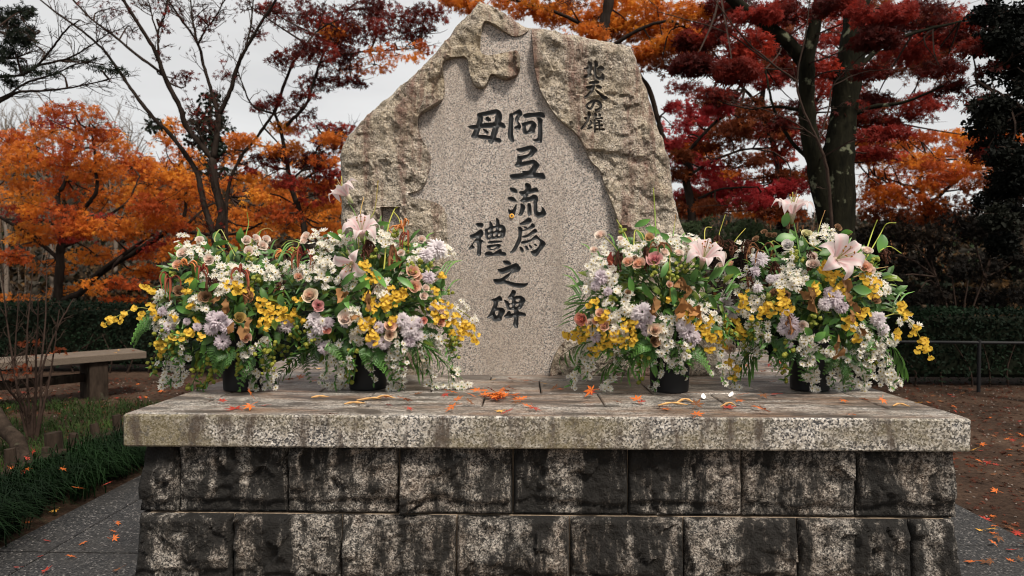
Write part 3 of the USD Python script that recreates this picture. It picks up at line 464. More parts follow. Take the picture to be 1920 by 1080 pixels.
DAISY = [make_daisy(rng) for _ in range(7)]; ORCH = [make_orchid(rng) for _ in range(6)]
MUM = [make_mum(rng, l) for l in (1.0, 0.8, 0.95, 0.35, 0.15)]
GREEN0, GREEN1 = np.array([0.020, 0.060, 0.014]), np.array([0.085, 0.195, 0.034])
TOCAM = lambda p: (CAM - p) / np.linalg.norm(CAM - p)
class Arr:
    def __init__(s, label, pot, c, r, depth=0.23):
        s.base = Wz(pot[0], pot[1], ZS + 0.002); away = (s.base - CAM) * [1, 1, 0]; s.base = s.base + 0.09 * away / np.linalg.norm(away); s.y = s.base[1]; s.c, s.r, s.depth = c, r, depth
        s.o = thing('flower_arrangement', label, 'flower arrangement', s.base)
        s.ctr = W(c[0], c[1], s.y); s.n, s.more = {}, {}
    def at(s, px, py, lift=0.0):
        q = ((px - s.c[0]) / s.r[0]) ** 2 + ((py - s.c[1]) / s.r[1]) ** 2
        return W(px, py, s.y - s.depth * math.sqrt(max(0.0, 1 - q)) - lift)
    def face(s, p, tilt=0.55, jit=0.35):
        d = (p - s.ctr) / np.linalg.norm(p - s.ctr) * tilt + TOCAM(p) * (1 - tilt) + [0, 0, 0.25] + rng.normal(size=3) * jit; return d / np.linalg.norm(d)
    def mm(s, px): return px * (s.y - 0.15 - CAM[1]) / FPX            # pixels of the 1920 frame to metres here
    def add(s, name, m, material, **k):
        s.n[name] = s.n.get(name, 0) + 1
        if s.n[name] > 295 and name in ('daisy', 'orchid_floret'): s.more.setdefault(name, []).append(m); return
        return put(name, m[:2], material, s.o, col=m[2], **k)
    def extra(s, nd, nb, ng, nf, lo=0.25, hi=2.9):
        """More trailing sprays, bud strings, thin blades and fronds out of the lower half."""
        def start(): a = rng.uniform(lo, hi); return a, s.c[0] + s.r[0] * 0.8 * math.cos(a), s.c[1] + s.r[1] * 0.5 * math.sin(a)
        for _ in range(nd):
            a, x, y = start(); dx = math.cos(a) * rng.uniform(5, 36); L = rng.uniform(60, 125); s.strand([(x, y), (x + dx * .6, y + L * .5), (x + dx + rng.uniform(-6, 6), min(y + L, 752))], int(L / 4.6), lift=rng.uniform(.0, .05))
        for _ in range(nb):
            a, x, y = start(); dx = math.cos(a) * rng.uniform(5, 40); L = rng.uniform(30, 80); s.strand([(x, y), (x + dx * .6, y + L * .5), (x + dx + rng.uniform(-8, 8), min(y + L, 742))], int(L / 5.5), lift=rng.uniform(.0, .05), buds=True)
        for _ in range(ng):
            a = rng.uniform(0, 6.28); x, y = s.c[0] + s.r[0] * .8 * math.cos(a), s.c[1] + s.r[1] * .75 * math.sin(a); L = rng.uniform(25, 60); dx = math.cos(a) * L * .7; up_ = -0.9 if math.sin(a) < 0.2 else 0.7
            P = spline([s.at(x, y, .01), s.at(x + dx * .5, y + up_ * L * .6, .02), s.at(x + dx, y + up_ * L * (.75 if up_ < 0 else 1), .03)], 8); P[:, 2] = np.maximum(P[:, 2], ZS + .01)
            s.add('thin_blade', strip(P, s.mm(1.5) * np.array([.6, 1, 1, 1, .9, .7, .4, .1]), GREEN0 * 2, GREEN1 * rng.uniform(1, 2.2) + [.03, .02, 0], up=(0, -1, .3), fold=.2), M_LEAF)
        for _ in range(nf):
            a, x, y = start(); L = rng.uniform(45, 70); s.fern((x, y), (x + math.cos(a) * L * .8, min(y + L * .8, 738)), rng.uniform(28, 40), lift=rng.uniform(.0, .04), c=rng.uniform(.7, 1.5))
        for name, L in s.more.items(): put('more_' + ('daisies' if name == 'daisy' else 'orchid_florets'), catc(L)[:2], M_PETAL, s.o, col=catc(L)[2], kind='stuff')
    def daisies(s, L, scale=1.0):
        for px, py, r, n in L:
            for _ in range(int(round(n * 1.3))):
                a, q = rng.uniform(0, 6.28), 1.3 * r * math.sqrt(rng.random()); p = s.at(px + q * math.cos(a), py + q * math.sin(a), rng.uniform(0.0, 0.05))
                s.add('daisy', place(DAISY[rng.integers(7)], p, s.face(p), rng.uniform(0, 6), s.mm(rng.uniform(11, 16)) * scale), M_PETAL)
    def orchids(s, L):
        for px, py, r, n in L:
            for _ in range(max(1, int(round(n * 1.6)))):
                a, q = rng.uniform(0, 6.28), 1.35 * r * math.sqrt(rng.random()); p = s.at(px + q * math.cos(a), py + q * math.sin(a), rng.uniform(0.01, 0.065))
                s.add('orchid_floret', place(ORCH[rng.integers(6)], p, s.face(p, 0.2, 0.32) - [0, 0, .15], rng.uniform(-1.2, 1.2), s.mm(rng.uniform(8, 12))), M_PETAL)
    def mums(s, L):
        for px, py, r, k in L:
            p = s.at(px, py, 0.03); s.add('chrysanthemum', place(MUM[k], p, s.face(p, 0.45, 0.15), rng.uniform(0, 6), s.mm(r * 2.0)), M_PETAL)
    def roses(s, L):
        for px, py, r, ci, co in L:
            p = s.at(px, py, 0.035); s.add('rose', place(make_rose(rng, ci, co), p, s.face(p, 0.35, 0.2), rng.uniform(0, 6), s.mm(r * 1.95)), M_PETAL, smooth=True)
    def lily(s, px, py, r, d, roll=0.0, n=6, lift=0.05):
        p = s.at(px, py, lift); R = frame(d, roll); k = s.mm(r)
        th = tube_c([[0, 0, -0.45], [0, 0, -0.2], [0, 0, 0.05]], [0.06, 0.11, 0.17], (0.32, 0.38, 0.16), 7, (0.72, 0.62, 0.5))
        par = s.add('lily', (th[0] * k @ R.T + p, th[1], th[2]), M_PETAL, smooth=True)
        for i in range(n):
            a = i * 2 * math.pi / n + 0.1; K = 9; t = np.linspace(0, 1, K); inner = i % 2
            rad = 0.08 + 0.98 * t ** 1.1 * (1 - 0.12 * t ** 4); z = 0.75 * np.sin(t * 1.75) - 0.62 * t ** 4.0 * rng.uniform(0.5, 1.25) - 0.1 * inner * 0
            wd = (0.30 if inner else 0.22) * np.sin(np.pi * np.clip(0.08 + t * 0.92, 0, 1)) ** 0.75 + 0.004
            V, C = [], []
            for j, uu in enumerate(np.linspace(-1, 1, 5)):
                ww = uu * wd; rip = 0.05 * np.sin(t * 11 + i * 2 + uu * 2) * abs(uu) + 0.02 * np.sin(t * 23 + i)
                V.append(np.stack([rad * math.cos(a) - ww * math.sin(a), rad * math.sin(a) + ww * math.cos(a), z + 0.16 * wd * uu ** 2 * 2 + rip], 1))
                m = np.exp(-(uu / 0.28) ** 2)[None] if False else math.exp(-(uu / 0.33) ** 2)
                base = np.array([0.80, 0.73, 0.72]) * (0.93 + 0.07 * math.sin(uu * 9 + i)); pink = np.array([0.70, 0.27, 0.31]); q = np.clip(m * 0.62 * (1 - t * 0.6) + 0.12 * (abs(uu) > 0.9) + 0.1 * np.exp(-((t - .3) / .2) ** 2), 0, 1)[:, None]
                C.append(base * (1 - q) + pink * q)
            V, C = np.stack(V, 0).reshape(-1, 3), np.stack(C, 0).reshape(-1, 3)
            put('petal', (V * k @ R.T + p, grid_faces(5, K)), M_PETAL, par, col=C, smooth=True)
        for i in range(6):
            a = i * 1.047 + 0.4; q = np.array([[0.03 * math.cos(a), 0.03 * math.sin(a), 0.1], [0.10 * math.cos(a), 0.10 * math.sin(a), 0.5], [0.22 * math.cos(a), 0.22 * math.sin(a), 0.85]])
            st = catc([tube_c(q, 0.013, (0.5, 0.55, 0.3)), tube_c([q[2] + [-0.06 * math.sin(a), 0.06 * math.cos(a), 0.0], q[2] + [0, 0, .02], q[2] + [0.06 * math.sin(a), -0.06 * math.cos(a), 0.0]], [0.01, 0.035, 0.01], (0.30, 0.10, 0.02), 5)])
            put('stamen', (st[0] * k @ R.T + p, st[1]), M_DRY, par, col=st[2])
        pi_ = tube_c([[0, 0, 0.1], [0, 0.03, 0.6], [0.02, 0.08, 1.1]], [0.02, 0.02, 0.028], (0.5, 0.55, 0.25), 5, (0.45, 0.3, 0.2)); put('pistil', (pi_[0] * k @ R.T + p, pi_[1]), M_PETAL, par, col=pi_[2])
    def stem(s, pts, r=0.0022, c=(0.22, 0.26, 0.05), c1=None, name='stem', lift=0.02, n=14):
        P = spline([s.at(*q, lift) for q in pts], n); s.add(name, tube_c(P, np.linspace(r * 1.2, r * 0.7, n), c, 5, c1), M_STEM, smooth=True); return P
    def strand(s, pts, n, lift=0.03, wide=8, buds=False):
        """A trailing stem carrying daisies (or green buds)."""
        P = spline([s.at(*q, lift) for q in pts], 24)
        P[:, 2] = np.maximum(P[:, 2], ZS + 0.012); s.add('trailing_stem', tube_c(P, 0.0018, (0.06, 0.13, 0.025), 4), M_STEM)
        for i in range(n):
            k = rng.integers(2, 24); p = P[k] + rng.normal(size=3) * [s.mm(wide) * 0.7, 0.012, s.mm(wide) * 0.45]; p[2] = max(p[2], ZS + 0.012)
            d = s.face(p, 0.15, 0.4)
            if buds: s.add('flower_bud', place(make_bud(rng, (0.16, 0.22, 0.03), (0.42, 0.42, 0.08)), p, d, 0, s.mm(rng.uniform(5, 9))), M_PETAL)
            else: s.add('daisy', place(DAISY[rng.integers(7)], p, d, rng.uniform(0, 6), s.mm(rng.uniform(11, 15.5))), M_PETAL)
        lv = [aim(leaf_blade(s.mm(rng.uniform(9, 16)), s.mm(2.0), GREEN0 * 1.5, GREEN1 * 1.4, rng, 4), P[k], rng.normal(size=3) + [0, -0.3, -0.3], (0, -1, .5)) for k in rng.integers(1, 24, 14)]
        s.add('strand_leaves', catc(lv), M_LEAF, kind='stuff')
    def fern(s, a, b, w, lift=0.05, c=1.0, pinn=9, sag=0.0):
        P0, P1 = s.at(*a, lift * 0.5), s.at(*b, lift); n = pinn; mid = (P0 + P1) / 2 + [0, -0.03, 0.02]; Q = spline([P0, mid, P1], n + 1); Q[:, 2] = np.maximum(Q[:, 2], ZS + 0.01)
        T = np.gradient(Q, axis=0); T /= np.linalg.norm(T, axis=1, keepdims=True); parts = [tube_c(Q, np.linspace(0.002, 0.0008, n + 1), (0.06, 0.12, 0.02), 4)]
        nrm = TOCAM(Q[n // 2]) + [0, 0, 0.6]; nrm /= np.linalg.norm(nrm); tone = c * rng.uniform(0.85, 1.15)
        for i in range(1, n + 1):
            u = i / n; L = s.mm(w) * 0.55 * (1 - u) ** 0.7 * min(1, 0.55 + u * 2) + 0.006
            for sg in (-1, 1):
                sd = np.cross(T[i], nrm); sd /= np.linalg.norm(sd); d = sd * sg * 0.85 + T[i] * 0.55 - nrm * 0.12
                m = 4; t = np.linspace(0, 1, m + 1); ax = Q[i] + d * L * t[:, None]; 
                for j in range(m):
                    for s2 in (-1, 1):
                        e = np.cross(d, nrm) * s2 * 0.6 + d * 0.75; l2 = L * 0.42 * (1 - t[j]) ** 0.6 + 0.003; wv = np.cross(e, nrm) * l2 * 0.28
                        col = (GREEN0 * 1.3 * (1 - u) + GREEN1 * 1.25 * u) * tone
                        parts.append(flat([ax[j] - nrm * 0.001, ax[j] + e * l2 * 0.5 + wv, ax[j] + e * l2, ax[j] + e * l2 * 0.5 - wv], [[0, 1, 2], [0, 2, 3]], col))
        s.add('fern_frond', catc(parts), M_LEAF)
    def palm(s, a, b, blades, L, spread=1.0, lift=0.04, c=1.0, droop=0.35, side=0, wd=3.2):
        P0, P1 = s.at(*a, lift), s.at(*b, lift); Q = spline([P0, (P0 + P1) / 2 + [0, -0.02, 0.015], P1], blades + 1); T = np.gradient(Q, axis=0); T /= np.linalg.norm(T, axis=1, keepdims=True)
        parts = [tube_c(Q, np.linspace(0.0028, 0.001, blades + 1), (0.05, 0.10, 0.02), 4)]
        for i in range(1, blades + 1):
            for sg in ((-1, 1) if side == 0 else (side,)):
                nr = TOCAM(Q[i]); sd = np.cross(T[i], nr); sd /= np.linalg.norm(sd); d = sd * sg * 0.65 * spread + T[i] * 0.8 + rng.normal(size=3) * 0.06
                m = leaf_blade(s.mm(L) * rng.uniform(0.8, 1.1), s.mm(wd), GREEN0 * 1.3 * c, GREEN1 * 1.3 * c, rng, 6, droop, 0.3); v, f, col = aim(m, Q[i], d, nr * 0.6 + np.array([0, 0, 0.8]))
                v[:, 2] = np.maximum(v[:, 2], ZS + 0.006); parts.append((v, f, col))
        s.add('palm_frond', catc(parts), M_LEAF)
    def leaf(s, px, py, L, ang, w=0.28, c=1.0, lift=0.03, dry=False, col=None):
        p = s.at(px, py, lift); d = RIGHT * math.cos(ang) + UP * math.sin(ang) + [0, rng.uniform(-0.5, 0.2), 0]
        if dry:
            b = np.array(col if col is not None else (0.36, 0.19, 0.075)) * rng.uniform(0.8, 1.15); k = 7; L = L * 0.68; m = leaf_blade(s.mm(L), s.mm(L * w * 0.9), b * 0.45, b * 0.85, rng, k, rng.uniform(-0.5, 0.9), rng.uniform(0.5, 1.3))
            v = m[0] + rng.normal(size=m[0].shape) * s.mm(L) * 0.07; s.add('dry_leaf', aim((v, m[1], m[2]), p, d, TOCAM(p) + rng.normal(size=3) * 0.4), M_DRY, smooth=True)
        else:
            g = c * rng.uniform(0.75, 1.3); m = leaf_blade(s.mm(L), s.mm(L * w), GREEN0 * 1.4 * g, GREEN1 * g, rng, 7, rng.uniform(0.0, 0.4), 0.22)
            s.add('leaf', aim(m, p, d, TOCAM(p) + rng.normal(size=3) * 0.45 + [0, 0, .3]), M_LEAF, smooth=True)
    def curls(s, px, py, L, n, c0, c1, hang=0.5, name='withered_bloom'):
        p = s.at(px, py, 0.05); out = []
        if hang >= 1:                    # a limp clump of strands, twisting as it hangs
            for i in range(n + 3):
                l = s.mm(L) * rng.uniform(0.45, 0.95); o = rng.normal(size=3) * [s.mm(3.2), 0.006, s.mm(2)]; sw = rng.normal(size=(4, 3)) * [s.mm(2.6), 0.004, s.mm(2)]
                q = np.array([p + o * .3, p + o * 1.2 - [0, 0, l * .35], p + o * 1.5 - [0, 0, l * .7], p + o * 1.2 - [0, 0, l]]) + sw
                out.append(tube_c(spline(q, 9), s.mm(1.5) * np.array([0.5, .9, 1.5, .8, 1.7, 1.2, 1.6, .9, 0.3]) * rng.uniform(.6, 1.3), np.array(c0) * rng.uniform(.7, 1.4), 4, np.array(c1) * rng.uniform(.7, 1.5)))
            s.add(name, catc(out), M_DRY); return
        for i in range(n):
            d = rng.normal(size=3) * [1, 0.6, 0.5] * max(0.28, 1.1 - hang) + [0, -0.15, 0.45 * max(0, 1 - hang)]; d /= max(np.linalg.norm(d), 0.3); l = s.mm(L) * rng.uniform(0.7, 1.2)
            q = [p, p + d * l * 0.45 + [0, 0, 0.12 * l], p + d * l * 0.75 - [0, 0, l * hang * 0.6], p + d * l * rng.uniform(0.5, 0.9) - [0, 0, l * hang * 1.4]]
            out.append(tube_c(spline(q, 8), s.mm(1.3) * np.array([0.5, 1, 1.2, 1.1, 1.1, 1, 0.8, 0.3]), np.array(c0) * rng.uniform(.7, 1.2), 4, np.array(c1) * rng.uniform(.7, 1.2)))
        s.add(name, catc(out), M_DRY)
    def pot(s, r=0.092, h=0.27):
        prof = [(0.0, 0.0), (r * 0.86, 0.0), (r * 0.88, 0.004), (r, h - 0.02), (r * 1.05, h - 0.018), (r * 1.05, h), (r * 0.98, h), (r * 0.95, h - 0.03), (0, h - 0.03)]
        m = trimesh.creation.revolve(np.array(prof), sections=40); put('pot', (np.array(m.vertices) + s.base, np.array(m.faces)), M_POT, s.o, smooth=40)
    def fill(s, n_leaf, n_big, lo=-0.9):
        """The green mass inside: many leaves as one part, the larger front leaves one by one, and stems rising from the pot."""
        lv = []; rx, rz = s.mm(s.r[0]), s.mm(s.r[1])
        while len(lv) < n_leaf:
            u = rng.normal(size=3); u /= np.linalg.norm(u); q = rng.uniform(0.25, 0.9) ** 0.7; o = u * q
            if o[2] < lo: continue
            p = s.ctr + o * [rx * 0.92, s.depth * 0.9, rz * 0.92]; L = rng.uniform(0.03, 0.07); g = rng.uniform(0.5, 1.25)
            yl = rng.random() < 0.24; m = leaf_blade(L, L * rng.uniform(0.12, 0.3), GREEN0 * g + (np.array([.05, .045, .0]) if yl else 0), GREEN1 * g + (np.array([.12, .10, .0]) if yl else 0), rng, 4, 0.4)
            lv.append(aim(m, p, u + rng.normal(size=3) * 0.7, TOCAM(p) + [0, 0, 1.0]))
        s.add('small_leaves', catc(lv), M_LEAF, kind='stuff')
        for _ in range(n_big):
            a, q = rng.uniform(0, 6.28), math.sqrt(rng.uniform(0.02, 0.62)); s.leaf(s.c[0] + s.r[0] * q * math.cos(a), s.c[1] + s.r[1] * q * math.sin(a) * 0.9, rng.uniform(16, 30), rng.uniform(-3.1, 3.1), rng.uniform(0.14, 0.27), rng.choice([0.8, 1.1, 1.5]), rng.uniform(-0.03, 0.02))
        st = []
        for _ in range(60):
            a, q = rng.uniform(0, 6.28), math.sqrt(rng.random()); top = s.at(s.c[0] + s.r[0] * q * math.cos(a), s.c[1] - abs(s.r[1] * q * math.sin(a)) * 0.9 + 20, -0.02)
            b0 = s.base + [0.06 * math.cos(a * 3), 0.06 * math.sin(a * 3), 0.25]; st.append(tube_c(spline([b0, (b0 * 0.45 + top * 0.55) + [0, 0, 0.05], top], 7), 0.0022, (0.05, 0.10, 0.02), 4, (0.10, 0.17, 0.03)))
        s.add('stems', catc(st), M_STEM, kind='stuff')
    def clusters_buds(s, L):
        for px, py, r, n in L:
            for _ in range(n):
                p = s.at(px + rng.uniform(-r, r), py + rng.uniform(-r, r), rng.uniform(0.01, 0.05)); s.add('flower_bud', place(make_bud(rng, (0.14, 0.22, 0.03), (0.40, 0.42, 0.09)), p, s.face(p), 0, s.mm(rng.uniform(5, 8))), M_PETAL)

PEACH, PALE, PINK, CORAL, BROWN, CREAM = ((0.68, 0.36, 0.22), (0.76, 0.52, 0.40)), ((0.74, 0.55, 0.46), (0.80, 0.70, 0.62)), ((0.60, 0.22, 0.24), (0.72, 0.42, 0.40)), ((0.62, 0.20, 0.15), (0.70, 0.33, 0.25)), ((0.20, 0.11, 0.06), (0.32, 0.19, 0.11)), ((0.60, 0.36, 0.26), (0.80, 0.68, 0.52))
ORG, MAR, DRK, BRN = ((0.50, 0.17, 0.05), (0.60, 0.26, 0.10)), ((0.16, 0.02, 0.02), (0.36, 0.12, 0.06)), ((0.035, 0.015, 0.01), (0.09, 0.035, 0.02)), ((0.12, 0.05, 0.025), (0.30, 0.14, 0.06))
TAN = (0.42, 0.22, 0.09)

a1 = Arr('leftmost flower arrangement in a black pot, a yellow spray reaching out left', (456, 735), (425, 570), (165, 150))
a1.pot(); a1.fill(950, 46)
a1.mums([(410,602,21,0),(396,616,15,1),(426,612,16,2),(417,640,17,2),(305,584,11,0),(318,613,13,1),(370,613,10,0),(398,594,13,1),(350,603,8,0)])
a1.daisies([(342,452,10,8),(358,461,13,10),(378,470,12,7),(352,480,12,6),(413,527,18,28),(418,498,14,8),(442,502,10,6),(305,562,14,11),(368,565,10,8),(382,575,8,4),(284,602,10,9),(306,615,14,14),(318,592,10,6),(327,600,8,5),(490,640,9,7),(497,502,12,8),(508,515,10,7),(448,520,10,6),(480,470,10,5),(470,500,8,4),(383,520,8,4)])
a1.orchids([(195,607,3,2),(208,598,6,4),(220,600,6,4),(232,590,5,3),(252,580,4,3),(264,592,6,5),(283,575,6,4),(293,588,8,7),(270,540,5,3),(285,545,5,4),(355,528,6,4),(350,546,5,4),(322,598,7,4),(355,572,6,5),(345,624,9,7),(357,626,6,4),(374,632,5,3),(320,634,8,5),(300,640,8,6),(312,650,8,5),(367,600,4,2),(432,532,9,6),(447,540,8,6),(466,546,8,5),(300,660,5,3),(497,570,12,10),(512,590,14,14),(498,605,10,9),(530,582,8,4)])
a1.roses([(463,635,10,*PEACH),(336,546,10,*BROWN),(345,476,11,*PALE),(393,487,10,*PALE),(462,452,9,*PALE),(478,449,9,*PALE),(492,462,9,*PALE),(466,472,9,*PALE),(374,452,8,*PALE),(385,557,11,*BROWN),(448,598,11,(0.3,0.2,.06),(.42,.3,.1)),(335,497,9,*PEACH),(498,450,8,*PALE)])
a1.curls(352,498,26,8,*ORG,hang=.3); a1.curls(378,508,26,8,*MAR,hang=.5); a1.curls(318,524,26,8,*MAR,hang=.8); a1.curls(455,510,24,9,*MAR,hang=.6); a1.curls(400,520,34,7,*DRK,hang=1.0); a1.curls(465,540,34,8,*BRN,hang=1.0)
for q in ((425,560,40,-1.5),(450,610,42,-1.3),(470,595,40,-1.7),(395,566,28,.4),(437,605,30,-1.9)): a1.leaf(q[0], q[1], q[2], q[3], 0.28, dry=True, lift=.06, col=TAN)
for q in ((400,457,30,0.1),(356,545,26,.9),(372,537,26,.3),(390,545,28,.5),(330,575,26,-.4),(345,580,26,.6)): a1.leaf(q[0], q[1], q[2], q[3], 0.24, c=1.7, lift=.05)
a1.stem([(418,470),(402,450),(413,430),(425,450),(441,480)], c=(0.35,0.36,.1)); a1.stem([(470,475),(461,445),(466,420),(463,398)], c=(.16,.28,.05)); a1.stem([(468,470),(480,440),(500,428),(512,434)], c=(.28,.2,.06)); a1.stem([(195,608),(230,588),(262,577),(300,585)], c=(.3,.3,.05)); a1.stem([(268,538),(290,545),(310,556)], c=(.3,.3,.05)); a1.stem([(325,505),(333,480),(342,460)], c=(.35,.33,.1))
a1.strand([(345,660),(330,692),(318,722)], 16); a1.strand([(335,640),(302,672),(288,702)], 12, buds=True); a1.strand([(395,650),(372,695),(354,738)], 20, buds=True); a1.strand([(412,670),(392,710),(370,742)], 18, buds=True); a1.strand([(462,650),(452,682),(444,704)], 12, buds=True); a1.strand([(300,640),(295,665),(290,690)], 8, buds=True)
a1.fern((445,655),(408,708),36,c=1.2); a1.fern((462,655),(482,732),32,c=.9); a1.fern((480,665),(448,738),30,lift=.09,c=1.0); a1.fern((430,660),(400,690),26)
a1.clusters_buds([(500,660,12,10),(478,520,10,8),(470,480,8,6),(325,515,6,4)])

a1.extra(5,8,26,5)
a2 = Arr('flower arrangement just left of the carved characters with a tall upright lily', (690, 733), (690, 560), (180, 165))
a2.pot(); a2.fill(1100, 52)
a2.lily(652,368,36,(-0.55,-0.15,0.8),0.4); a2.lily(678,438,38,(0.1,-0.6,0.75),0.2); a2.lily(660,492,34,(-.1,-.9,-.35),0.9,4)
a2.mums([(818,468,24,4),(798,480,17,3),(803,520,15,0),(603,612,19,3),(590,599,16,3),(616,605,13,1),(588,627,14,3),(608,652,14,0),(525,604,14,0),(541,612,16,1),(520,620,11,0),(712,614,13,0),(699,641,14,0),(720,641,16,1),(755,600,16,3),(770,615,17,3),(786,605,13,1),(762,622,13,3),(782,628,14,3),(768,640,15,0),(815,575,12,3),(648,603,13,3)])
a2.daisies([(598,445,14,11),(612,455,14,11),(632,449,11,9),(642,456,12,8),(597,489,16,16),(616,496,12,10),(580,502,10,6),(720,446,10,8),(727,457,8,5),(520,505,14,9),(516,534,12,10),(590,516,12,10),(610,525,10,5),(620,535,10,4),(652,529,15,18),(718,537,12,12),(721,556,8,6),(653,580,6,5),(668,590,9,8),(683,604,9,6),(676,622,9,6),(588,636,9,8),(590,606,12,8),(668,632,11,10),(782,470,10,6),(845,475,11,9),(835,466,7,4),(852,590,14,8),(868,576,10,7),(886,600,7,4),(820,635,12,9),(771,610,14,8),(540,500,10,7),(775,485,8,5),(700,448,8,4),(560,512,10,7)])
a2.orchids([(683,503,10,9),(703,520,10,8),(693,560,10,7),(738,553,17,24),(757,548,7,5),(690,612,14,20),(702,634,10,10),(835,590,18,26),(855,607,14,16),(880,618,9,9),(892,634,7,6),(820,576,12,8),(700,575,9,7),(740,600,8,6),(815,545,5,3),(830,515,5,4),(560,560,6,3),(548,590,9,6),(565,600,6,4),(722,573,6,4),(868,628,8,5),(846,625,6,4)])
a2.orchids([(500,560,12,8),(530,600,12,8),(515,570,12,8)])
a2.roses([(582,556,14,*CREAM),(597,572,11,*PINK),(648,600,14,*PALE),(772,511,13,*PEACH),(776,537,12,*PEACH),(797,542,8,*PALE),(784,519,8,*PEACH),(794,556,8,*PALE),(731,611,11,*PEACH),(731,628,11,*CREAM),(794,601,7,*CORAL),(825,607,9,*PEACH),(826,586,9,*PALE),(790,450,8,*PALE),(752,475,7,*PALE),(575,445,9,*PALE),(570,455,8,*PALE),(560,520,8,*PEACH),(831,597,7,*CORAL),(612,618,8,*CORAL)])
a2.curls(535,476,30,10,*ORG,hang=.25); a2.curls(568,478,34,9,*MAR,hang=.8); a2.curls(755,430,30,9,*ORG,hang=.25); a2.curls(690,450,50,9,*DRK,hang=1.1); a2.curls(737,458,50,6,*BRN,hang=1.2); a2.curls(765,440,26,6,*MAR,hang=.9); a2.curls(525,530,34,5,*DRK,hang=1.1)
for q in ((635,540,38,-1.5),(690,545,34,-1.5),(641,560,30,1.2),(690,565,26,-1.2),(658,600,24,.6)): a2.leaf(q[0], q[1], q[2], q[3], 0.24, dry=True, lift=.06, col=TAN)
for q in ((670,498,48,-1.1),(640,535,36,.7),(660,545,38,.35),(720,505,34,.2),(645,550,30,-1.2),(640,450,28,2.6),(705,420,26,.1),(628,585,44,.7),(700,505,40,-.9),(745,520,36,-.5)): a2.leaf(q[0], q[1], q[2], q[3], 0.17, c=1.5, lift=.06)
a2.stem([(668,472),(668,410),(653,378)], c=(.10,.20,.04)); a2.stem([(685,418),(702,395),(709,338)], c=(.10,.18,.04), c1=(.45,.33,.08)); a2.stem([(672,470),(675,405),(682,370)], c=(.3,.3,.06), c1=(.5,.3,.1)); a2.stem([(720,505),(727,430),(738,396),(745,388)], r=.003, c=(.35,.36,.06)); a2.stem([(737,396),(748,410),(752,430),(758,440)], c=(.4,.38,.08)); a2.stem([(640,330),(641,345),(638,352)], c=(.5,.4,.08)); a2.stem([(555,470),(560,455),(540,452),(528,462)], c=(.3,.36,.07)); a2.stem([(890,638),(885,600),(850,575),(820,560)], c=(.3,.3,.05))
a2.strand([(655,650),(648,690),(640,725),(636,752)], 24); a2.strand([(775,625),(795,665),(805,700),(822,735),(850,750),(872,752)], 42, wide=9); a2.strand([(832,640),(848,680),(855,706)], 14); a2.strand([(748,640),(752,665),(747,682)], 10); a2.strand([(668,640),(660,672),(655,700)], 9, buds=True)
a2.fern((700,655),(736,712),38,c=1.5); a2.fern((688,652),(690,690),28,c=1.3); a2.fern((600,650),(590,690),36,c=.7); a2.fern((615,648),(640,672),30,c=.8); a2.fern((570,660),(582,715),26,c=.6)
a2.palm((600,645),(516,712),14,26,c=.7,droop=.3); a2.palm((590,655),(560,690),9,36,c=.8,side=1,droop=.6); a2.palm((785,640),(850,700),9,48,c=1.3,spread=.35,droop=.3); a2.palm((775,640),(785,690),5,50,c=1.2,spread=.4)
a2.clusters_buds([(778,500,14,14),(808,503,10,7),(760,462,10,8),(740,440,8,6),(832,640,8,5),(520,545,10,8),(550,470,8,6),(530,650,16,14),(540,670,12,8),(845,548,4,3),(700,475,8,5)])

a2.extra(6,7,28,5)
a3 = Arr('flower arrangement just right of the carved characters, palm tips fanning at its left', (1255, 738), (1225, 565), (170, 145))
a3.pot(); a3.fill(950, 48)
a3.lily(1318,488,42,(0.05,-0.62,0.72),0.3)
a3.mums([(1127,520,17,0),(1117,536,12,1),(1205,585,20,3),(1217,596,14,1),(1200,605,14,0),(1212,621,11,0),(1290,622,21,1),(1278,610,13,3),(1302,634,14,0),(1294,644,12,1),(1117,633,12,0),(1140,547,10,0),(1192,592,12,3)])
a3.daisies([(1168,462,10,9),(1190,476,12,11),(1245,450,12,9),(1275,456,12,9),(1293,444,8,6),(1302,465,16,18),(1325,472,10,6),(1125,490,16,18),(1115,506,13,12),(1100,535,10,8),(1148,515,10,8),(1141,531,10,7),(1160,546,6,4),(1141,573,10,6),(1166,572,8,6),(1178,553,6,3),(1165,590,10,6),(1156,606,13,14),(1163,626,11,13),(1184,580,8,6),(1250,602,9,8),(1251,620,8,7),(1248,640,11,12),(1300,575,10,6),(1200,462,8,5),(1250,490,9,6),(1278,600,10,6),(1130,462,6,4),(1325,585,12,8),(1335,600,12,9)])
a3.orchids([(1068,627,8,7),(1086,630,9,8),(1095,614,8,5),(1111,620,11,9),(1131,594,11,11),(1105,567,6,4),(1119,568,6,4),(1145,630,13,16),(1180,608,12,12),(1187,635,8,7),(1112,656,8,8),(1123,650,6,4),(1168,640,7,5),(1135,642,6,4),(1290,603,12,8),(1311,607,9,6),(1325,625,9,8),(1340,630,10,9),(1332,655,5,4),(1180,650,6,4),(1255,560,4,2),(1330,600,8,5)])
a3.roses([(1127,443,11,*PALE),(1115,470,8,*PALE),(1178,493,10,*PEACH),(1199,497,12,*PEACH),(1190,486,6,*BROWN),(1228,488,14,*PINK),(1218,447,9,(.45,.26,.13),(.62,.4,.22)),(1272,477,9,*PALE),(1244,475,9,*PALE),(1255,534,6,*PEACH),(1093,598,13,*CORAL),(1106,605,7,*PALE),(1118,601,7,*PEACH),(1127,588,9,*PEACH),(1135,612,10,*PEACH),(1228,620,13,*CREAM),(1227,639,10,*BROWN),(1163,452,8,*PALE),(1178,549,5,*BROWN),(1290,452,7,*PEACH)])
